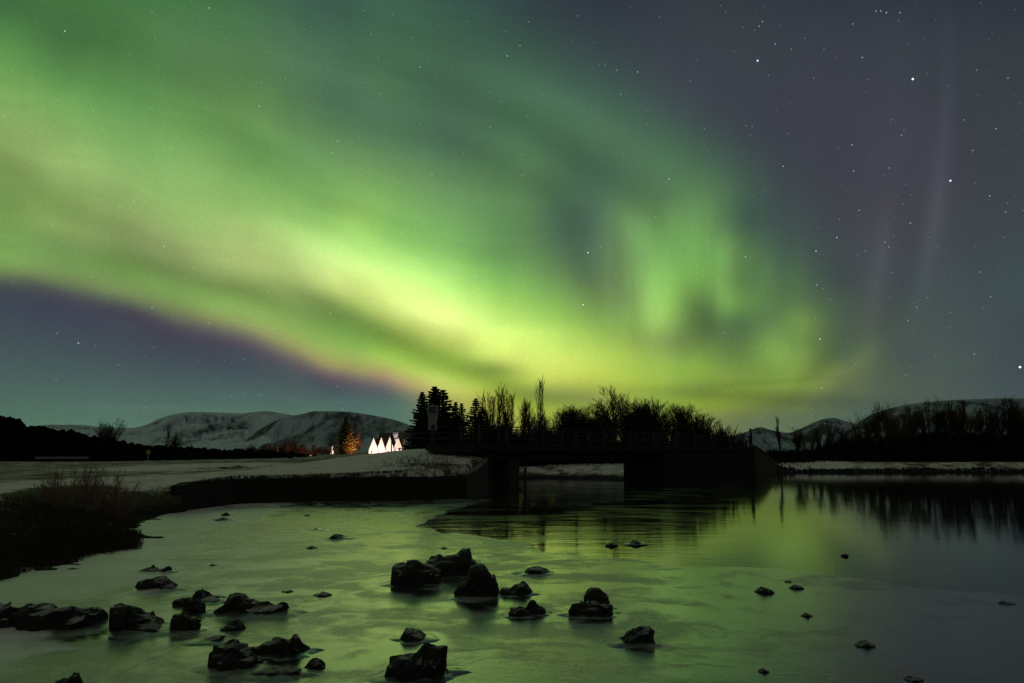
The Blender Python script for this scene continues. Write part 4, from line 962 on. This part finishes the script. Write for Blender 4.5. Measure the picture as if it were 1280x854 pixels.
# twiggy bushes at the near edge of the left bank
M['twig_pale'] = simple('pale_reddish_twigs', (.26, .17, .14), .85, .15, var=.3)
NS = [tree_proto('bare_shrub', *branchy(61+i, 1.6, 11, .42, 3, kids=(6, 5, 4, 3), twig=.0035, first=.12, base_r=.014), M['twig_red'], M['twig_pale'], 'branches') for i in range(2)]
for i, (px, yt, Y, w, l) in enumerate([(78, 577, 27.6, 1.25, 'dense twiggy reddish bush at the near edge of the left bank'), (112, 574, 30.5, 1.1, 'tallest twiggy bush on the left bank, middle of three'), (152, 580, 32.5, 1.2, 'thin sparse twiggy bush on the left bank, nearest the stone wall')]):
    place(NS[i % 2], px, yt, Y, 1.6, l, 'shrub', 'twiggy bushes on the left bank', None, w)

# ------------------------------------------------------------------ undergrowth (nobody could count it)
def scrub(name, cells, n, h, mat_, seed, twigs=5, w=.012):
    r = random.Random(seed); mb = MB(); P = []
    while len(P) < n:
        c = r.choice(cells); u = r.random()
        x = c[0] + (c[2]-c[0])*u + r.gauss(0, c[4]); y = c[1] + (c[3]-c[1])*u + r.gauss(0, c[4])
        P.append((x, y, c[5] if len(c) > 5 else 1.0))
    zz = hgt(np.array([p[0] for p in P]), np.array([p[1] for p in P])); sd = river_sd(np.array([p[0] for p in P]), np.array([p[1] for p in P]))
    for (x, y, k), z, s in zip(P, zz, sd):
        if s < .15: continue
        for q in range(twigs):
            a = r.uniform(0, 6.283); hh = h*k*r.uniform(.4, 1.1)*(.75 + .6*mn.noise(Vector((x*.22, y*.22, seed)))); b_ = r.uniform(.1, .6)*hh
            tip = Vector((x + math.cos(a)*b_, y + math.sin(a)*b_, z + hh)); mid = Vector((x + math.cos(a)*b_*.35, y + math.sin(a)*b_*.35, z + hh*.55))
            sv = Vector((math.cos(a+1.57), math.sin(a+1.57), 0))*w*hh*1.6
            o = Vector((x, y, z-.05))
            mb.add([o - sv, o + sv, mid + sv*.8, mid - sv*.8, tip], [(0, 1, 2, 3), (3, 2, 4)])
    o = mb.build(name, mat_); tag(o, kind='stuff'); return o
def seg(px0, Y0, px1, Y1, j, k=1.0):
    a = at(px0, 565, Y0); c = at(px1, 565, Y1); return (a.x, Y0, c.x, Y1, j, k)
scrub('undergrowth', [seg(590, 96, 660, 100, 2.2, .9), seg(640, 103, 780, 108, 2.5, .95), seg(700, 103, 865, 109, 2.5, 1.0), seg(760, 106, 885, 112, 2.2, .55), seg(560, 90, 600, 94, 1.5, .8)], 11000, 3.5, M['heather'], 2, 6, .022)
scrub('undergrowth', [seg(880, 118, 990, 128, 2.5, .38), seg(980, 130, 1080, 132, 2.5, .6), seg(1050, 131, 1300, 131, 2.0, .8), seg(1060, 135, 1310, 136, 3, .9), seg(1080, 130, 1310, 129, 1.2, .55)], 9000, 2.6, M['heather'], 3, 6, .03)
scrub('undergrowth', [seg(585, 95, 640, 98, 1.6, .8), seg(600, 97, 668, 101, 1.6, 1.0), seg(640, 100, 705, 106, 1.8, .85)], 3600, 5.6, M['heather'], 7, 5, .012)
# ------------------------------------------------------------------ rocks on the ice
def rock(px0, px1, base, prof, label, deep=.7, seed=0, mat_='rock', name='lava_rock', lumps=.12, zoff=0.0, back=0.0):
    """prof: the rock's upper outline in the photograph [(px, py)], base: py of its foot; a real lump with that outline"""
    hmin = base - min(p[1] for p in prof); base -= hmin*.10
    prof = [(x_, min(y_ + hmin*.02, base-.6)) for x_, y_ in prof]
    c = gnd((px0+px1)/2, base); d = c.y + back; s = d/FPX; W = (px1-px0)*s
    # half depth, centre moved back so that the front foot stands at 'base'
    D = W*deep*.5; cy = d + D*.75
    pxs = [p[0] for p in prof]; tops = [p[1] for p in prof]
    n = max(10, int((px1-px0)/3.2)); n = min(n, 30); mb = MB(); vs = []; m_ = 15
    hz = []
    for i in range(n+1):
        px = px0 + (px1-px0)*i/n
        ty = float(np.interp(px, pxs, tops))
        zt = max(.015, at(px, ty, cy).z)
        hz.append(zt)
        f = i/n; wd = D*(.35 + .65*min(1, math.sin(math.pi*min(max(f, .02), .98))**.45*1.02))
        X = at(px, base, cy).x - at((px0+px1)/2, base, cy).x
        for k in range(m_):
            th = math.pi*(k/(m_-1)); cc, sn_ = math.cos(th), math.sin(th)
            e = .80 if k > m_//2 else .68
            yy = -wd*math.copysign(abs(cc)**e, cc); zz = zt*(sn_**e if sn_ > 0 else 0)
            v = Vector((X, yy, zz))
            sc_ = 1/max(.12, W)
            nz_ = Vector((mn.noise(v*sc_*3.1 + Vector((seed, 1, 2))), mn.noise(v*sc_*3.1 + Vector((5, seed, 2))), mn.noise(v*sc_*3.1 + Vector((9, 3, seed)))))
            n2_ = Vector((mn.noise(v*sc_*8 + Vector((seed, 7, 2))), mn.noise(v*sc_*8 + Vector((5, seed, 8))), mn.noise(v*sc_*8 + Vector((1, 3, seed)))))
            v += nz_*(W*lumps) * Vector((.6, 1, .55)).length/1.3*.9 + n2_*(W*lumps*.75)
            # chisel: snap towards a few planes so that it breaks like lava
            q = W*.09; v.z = v.z*.75 + .25*(round(v.z/q)*q if zt > q*1.5 else v.z)
            if k in (0, m_-1): v.z = -.08
            v.z = max(v.z, -.08)
            vs.append((v.x, v.y, v.z + zoff))
    fs = []
    for i in range(n):
        for k in range(m_-1):
            fs.append((i*m_+k, (i+1)*m_+k, (i+1)*m_+k+1, i*m_+k+1))
    fs.append(tuple(range(m_))[::1]); fs.append(tuple(n*m_+k for k in range(m_))[::-1])
    mb.add(vs, fs)
    cx = at((px0+px1)/2, base, cy).x
    if W > .42: COLLARS.append((cx, cy, W, D, seed))
    o = mb.build(name, M[mat_], at=(cx, cy, .035))
    bm = bmesh.new(); bm.from_mesh(o.data)
    bmesh.ops.recalc_face_normals(bm, faces=bm.faces); bm.to_mesh(o.data); bm.free()
    return tag(o, label, 'rock', 'lava rocks standing in the ice')
def dome(px0, px1, top, base, skew=.5, shp=.55):
    return [(px0, base-(base-top)*.15)] + [(px0 + (px1-px0)*u, base - (base-top)*max(.1, (1-abs((u-skew)/(skew if u < skew else 1-skew))**2)**shp)) for u in (.08, .2, .35, .5, .65, .8, .92)] + [(px1, base-(base-top)*.12)]
COLLARS = []
# big rocks, left
rock(-22, 113, 798, [(-22, 762), (0, 756), (12, 755), (22, 762), (50, 762), (64, 768), (85, 760), (98, 764), (110, 763), (113, 768)], 'large flat slab with dusting of snow at the left edge of the ice', .55, 1.3, 'rock_snow')
rock(137, 222, 799, [(137, 778), (140, 762), (150, 758), (157, 754), (164, 762), (175, 771), (188, 778), (205, 783), (222, 786)], 'dark wedge rock sloping down from its left peak', .55, 2.7)
rock(212, 247, 796, [(212, 780), (217, 770), (228, 766), (240, 772), (247, 778)], 'dark blocky rock touching the low end of the wedge rock', .8, 3.1)
rock(230, 255, 771, [(230, 758), (236, 752), (245, 750), (254, 756)], 'small dark rock behind the wedge rock, right of a snowy hump', .8, 4.4)
rock(217, 241, 761, [(217, 756), (226, 749), (237, 748), (241, 753)], 'small dark rock at the left of the snowy trio', .8, 5.5)
rock(241, 268, 754, [(241, 747), (246, 740), (252, 739), (262, 746), (268, 750)], 'pointed dark rock at the back of the snowy trio', .8, 6.1)
rock(244, 286, 757, dome(244, 286, 748, 757), 'low snow-covered hump between the pointed rock and the long slab', .8, 6.6, 'rock_snow', lumps=.05)
rock(172, 223, 742, [(172, 738), (176, 727), (190, 725), (198, 722), (208, 725), (218, 732), (223, 737)], 'smooth flat-topped dark boulder alone on pale ice', .7, 7.2, lumps=.07)
rock(178, 213, 719, [(178, 713), (188, 711), (205, 712), (211, 708), (213, 716)], 'thin snow-topped rock behind the flat-topped boulder', .6, 8.8, 'rock_snow')
rock(271, 354, 776, [(271, 766), (278, 758), (288, 745), (300, 747), (312, 753), (325, 755), (340, 757), (350, 758), (354, 766)], 'long snow-dusted slab tilted up at its left end', .5, 9.3, 'rock_snow')
rock(276, 304, 793, [(276, 790), (284, 783), (290, 782), (296, 777), (301, 784), (304, 790)], 'small dark pyramid rock in front of the tilted slab', .8, 10.1)
rock(237, 281, 808, [(237, 806), (250, 802), (265, 799), (280, 797), (281, 803)], 'thin flat dark rock lying left of the front boulders', .7, 11.4, lumps=.05)
rock(261, 328, 846, [(261, 836), (262, 812), (272, 807), (292, 808), (303, 814), (312, 822), (324, 826), (328, 838)], 'rounded dark boulder nearest the bottom left, broad front face', .7, 12.6)
rock(308, 386, 826, [(308, 821), (325, 812), (340, 804), (355, 801), (366, 798), (371, 796), (376, 806), (386, 818)], 'dark wedge rock with sharp tip on its right, behind front boulder', .5, 13.3)
rock(302, 376, 852, [(302, 848), (315, 842), (335, 839), (360, 838), (374, 841), (376, 846)], 'low flat dark rock at the bottom edge beside the front boulder', .5, 14.2, lumps=.05)
rock(383, 405, 841, dome(383, 405, 826, 839, .55), 'small snow-capped lump right of the sharp tipped wedge', .9, 15.1, 'rock_snow')
rock(68, 99, 868, [(68, 856), (80, 851), (90, 850), (92, 842), (98, 850), (99, 858)], 'dark rock with upright tip cut by the bottom edge at left', .9, 16.6)
# middle cluster
rock(487, 552, 739, [(487, 727), (490, 711), (497, 706), (505, 709), (513, 702), (521, 702), (528, 709), (540, 708), (552, 712)], 'lumpy dark rock at the left of the big middle heap', .7, 17.9, lumps=.08)
rock(530, 600, 729, [(530, 715), (536, 699), (548, 697), (560, 696), (571, 694), (577, 690), (588, 689), (593, 692), (587, 698), (597, 706), (600, 715)], 'tallest dark rock of the middle heap with a jutting top', .75, 18.3, lumps=.07)
rock(570, 622, 755, [(570, 742), (571, 733), (583, 726), (590, 710), (600, 706), (606, 710), (611, 718), (619, 722), (622, 740)], 'front dark rock of the middle heap, steep and knobbly', .8, 19.4, lumps=.09)
rock(622, 663, 748, [(622, 744), (628, 738), (640, 736), (651, 732), (657, 730), (663, 739)], 'low dark rock just right of the middle heap', .7, 20.5)
rock(651, 687, 721, dome(651, 687, 710, 721, .6), 'flat frosted rock behind the low one of the middle heap', .8, 21.7, 'rock_snow', lumps=.06)
rock(634, 663, 775, [(634, 770), (640, 763), (652, 761), (663, 766)], 'low dark rock at the left of the leaning pair', .8, 22.2)
rock(655, 684, 773, [(655, 768), (660, 757), (665, 752), (674, 759), (684, 768)], 'dark rock leaning up at the right of the leaning pair', .7, 23.9)
rock(713, 764, 775, [(713, 768), (716, 759), (730, 756), (748, 755), (762, 760), (764, 770)], 'flat dark base rock under a rounded boulder', .7, 24.4)
rock(729, 763, 768, [(729, 755), (733, 743), (741, 736), (750, 738), (761, 746), (763, 760)], 'rounded dark boulder sitting on the flat base rock', .7, 25.6, lumps=.07)
rock(769, 817, 812, [(769, 808), (780, 799), (792, 793), (803, 786), (811, 787), (816, 796), (817, 806)], 'dark rock rising to the right, alone right of centre', .75, 26.1)
rock(482, 560, 858, [(482, 842), (486, 826), (500, 822), (514, 820), (530, 811), (552, 810), (560, 818), (558, 840), (556, 850)], 'big dark block at the bottom middle with slanting top', .7, 27.5)
rock(501, 538, 806, [(501, 800), (507, 789), (515, 789), (526, 794), (538, 804)], 'low frosted rock behind the bottom middle block', .9, 28.8, 'rock_snow', lumps=.05)
# small ones
for (a, c, t, b_, lab, m_) in [
    (265, 288, 647, 655, 'small low dark rock near the bank, a lump at its back', 'rock'), (277, 287, 640, 648, 'tiny dark lump behind the small low rock near the bank', 'rock'),
    (410, 438, 667, 679, 'dark cone-shaped rock on bright green ice', 'rock'), (387, 406, 660, 665, 'flat dark stone behind the cone-shaped rock', 'rock'), (383, 396, 683, 689, 'little dark stone left below the cone-shaped rock', 'rock'),
    (393, 405, 629, 633, 'tiny flat stone close under the stone wall', 'rock'), (458, 469, 626, 633, 'tiny pointed stone under the stone wall near its corner', 'rock'), (380, 387, 643, 647, 'tiny dark stone between stone wall and cone-shaped rock', 'rock'),
    (392, 414, 741, 750, 'low snowy hump on the ice left of the middle heap', 'rock_snow'), (352, 366, 739, 744, 'small snowy hump above the tilted slab', 'rock_snow'), (262, 270, 706, 710, 'tiny dark stone alone on the pale left ice', 'rock'),
    (551, 560, 684, 689, 'tiny dark stone above the middle heap', 'rock'), (787, 804, 675, 684, 'dark stone poking from the bright water edge', 'rock'), (757, 772, 679, 685, 'smaller dark stone left of the one in the bright water edge', 'rock'),
    (945, 967, 733, 748, 'dark peaked rock on the right ice, larger of two', 'rock'), (987, 1004, 731, 741, 'dark peaked rock on the right ice, smaller of two', 'rock'), (981, 989, 727, 731, 'tiny stone between and behind the two peaked rocks', 'rock'),
    (1002, 1015, 767, 776, 'small dark stone below the two peaked rocks', 'rock'), (1069, 1092, 801, 816, 'dark rock farthest right in the near ice', 'rock'), (948, 961, 837, 847, 'small dark stone near the bottom edge right of centre', 'rock'),
    (1132, 1152, 848, 858, 'dark stone cut by the bottom edge at right', 'rock'), (1250, 1268, 753, 760, 'flat dark stone by the right edge of the ice', 'rock'), (1052, 1060, 693, 697, 'tiny dark speck of stone in the dark right water', 'rock')]:
    q_ = random.Random(a); hh = b_ - t; k_ = q_.uniform(.3, .6); bb = b_ - hh*.2; t = b_ - hh*.84
    pr = [(a, bb-hh*.22), (a+(c-a)*k_*.5, bb-hh*q_.uniform(.25, .5)), (a+(c-a)*k_, t), (a+(c-a)*(k_+.14), t+hh*q_.uniform(.0, .25)), (a+(c-a)*(k_+.3), bb-hh*q_.uniform(.25, .5)), (c, bb-hh*.2)]
    rock(a, c, bb, pr, lab, .9, a*.37, m_, lumps=.06 if c-a > 14 else .04, name='lava_stone')

# snow and slush frozen round the feet of the rocks
mb = MB()
for (cx, cy, W, D, sd0) in COLLARS:
    n = 36; rings = (1.0, .86, .70, .5, .0); vs = []; h0 = .008 + .05*min(W, 1.3)
    for j, rr_ in enumerate(rings):
        for k in range(n):
            a = 6.283*k/n; ca, sa = math.cos(a), math.sin(a)
            w = 1 + .34*mn.noise(Vector((ca*1.4 + sd0, sa*1.4, sd0*2.1))) + .16*mn.noise(Vector((ca*4 + sd0, sa*4, 3.3)))
            rx, ry = W*.5*1.42*w + .05, D*1.55*w + .06
            x, y = cx + rx*rr_*ca, cy + ry*rr_*sa
            hz = h0*(1-rr_)**.8*1.5 + .25*h0*mn.noise(Vector((x*5, y*5, 1.1)))*(1 if 0 < j else 0)
            vs.append((x, y, .029 if j == 0 else .037 + max(0, hz)))
    mb.add(vs, [(j*n+k, j*n+(k+1) % n, (j+1)*n+(k+1) % n, (j+1)*n+k) for j in range(len(rings)-1) for k in range(n)])
tag(mb.build('frozen_slush', M['ice'], smooth=True), kind='stuff')
# rubble along the far right waterline and dry grass on the banks
r = random.Random(8); mb = MB()
for i in range(520):
    px = r.uniform(965, 1330); yb = 589.5 + r.uniform(-2.2, 1.8); c = gnd(px, min(yb, 592)); sd_ = float(river_sd(np.array([c.x]), np.array([c.y]))[0])
    k = 0
    while sd_ < -.4 and k < 60: c.y += .25; c.x += .02; sd_ = float(river_sd(np.array([c.x]), np.array([c.y]))[0]); k += 1
    while sd_ > 1.2 and k < 120: c.y -= .25; sd_ = float(river_sd(np.array([c.x]), np.array([c.y]))[0]); k += 1
    s = r.uniform(.15, .55)*(1.5 if r.random() < .12 else 1); z = max(0, gz(c.x, c.y)); vs = []
    for a in range(7):
        w = 6.283*a/7; vs.append((c.x + s*math.cos(w)*r.uniform(.7, 1.3), c.y + s*.8*math.sin(w), z-.15))
    for a in range(7):
        w = 6.283*a/7; vs.append((c.x + s*.6*math.cos(w)*r.uniform(.6, 1.3), c.y + s*.5*math.sin(w), z + s*r.uniform(.4, .9)))
    mb.add(vs, [(a, (a+1) % 7, 7+(a+1) % 7, 7+a) for a in range(7)] + [tuple(range(7, 14))])
tag(mb.build('shore_rubble', M['rock_snow']), kind='stuff')
def tuft(cells, n, h, mat_, seed, name, w=.02):
    scrub(name, cells, n, h, mat_, seed, 4, w)
tuft([(-11.8, 17, -12.6, 21, .5), (-12.4, 21, -12.2, 25, .5), (-12.2, 25, -15.2, 31, .7), (-15.2, 31, -17.3, 39, .7), (-13, 18, -14.5, 30, 1.0), (-14.2, 20, -16.5, 33, .9)], 9000, .26, M['drygrass'], 5, 'dry_grass')
tuft([(-17.2, 40, -16.4, 46, .25), (-16.4, 46, -12, 48.6, .25), (-12, 48.6, -7, 49.4, .3), (-7, 49.4, -3.6, 51.8, .35), (-6.5, 51.5, -3.5, 55, .8), (-8, 53, -4, 57, 1.2)], 3400, .20, M['drygrass'], 6, 'dry_grass', .03)
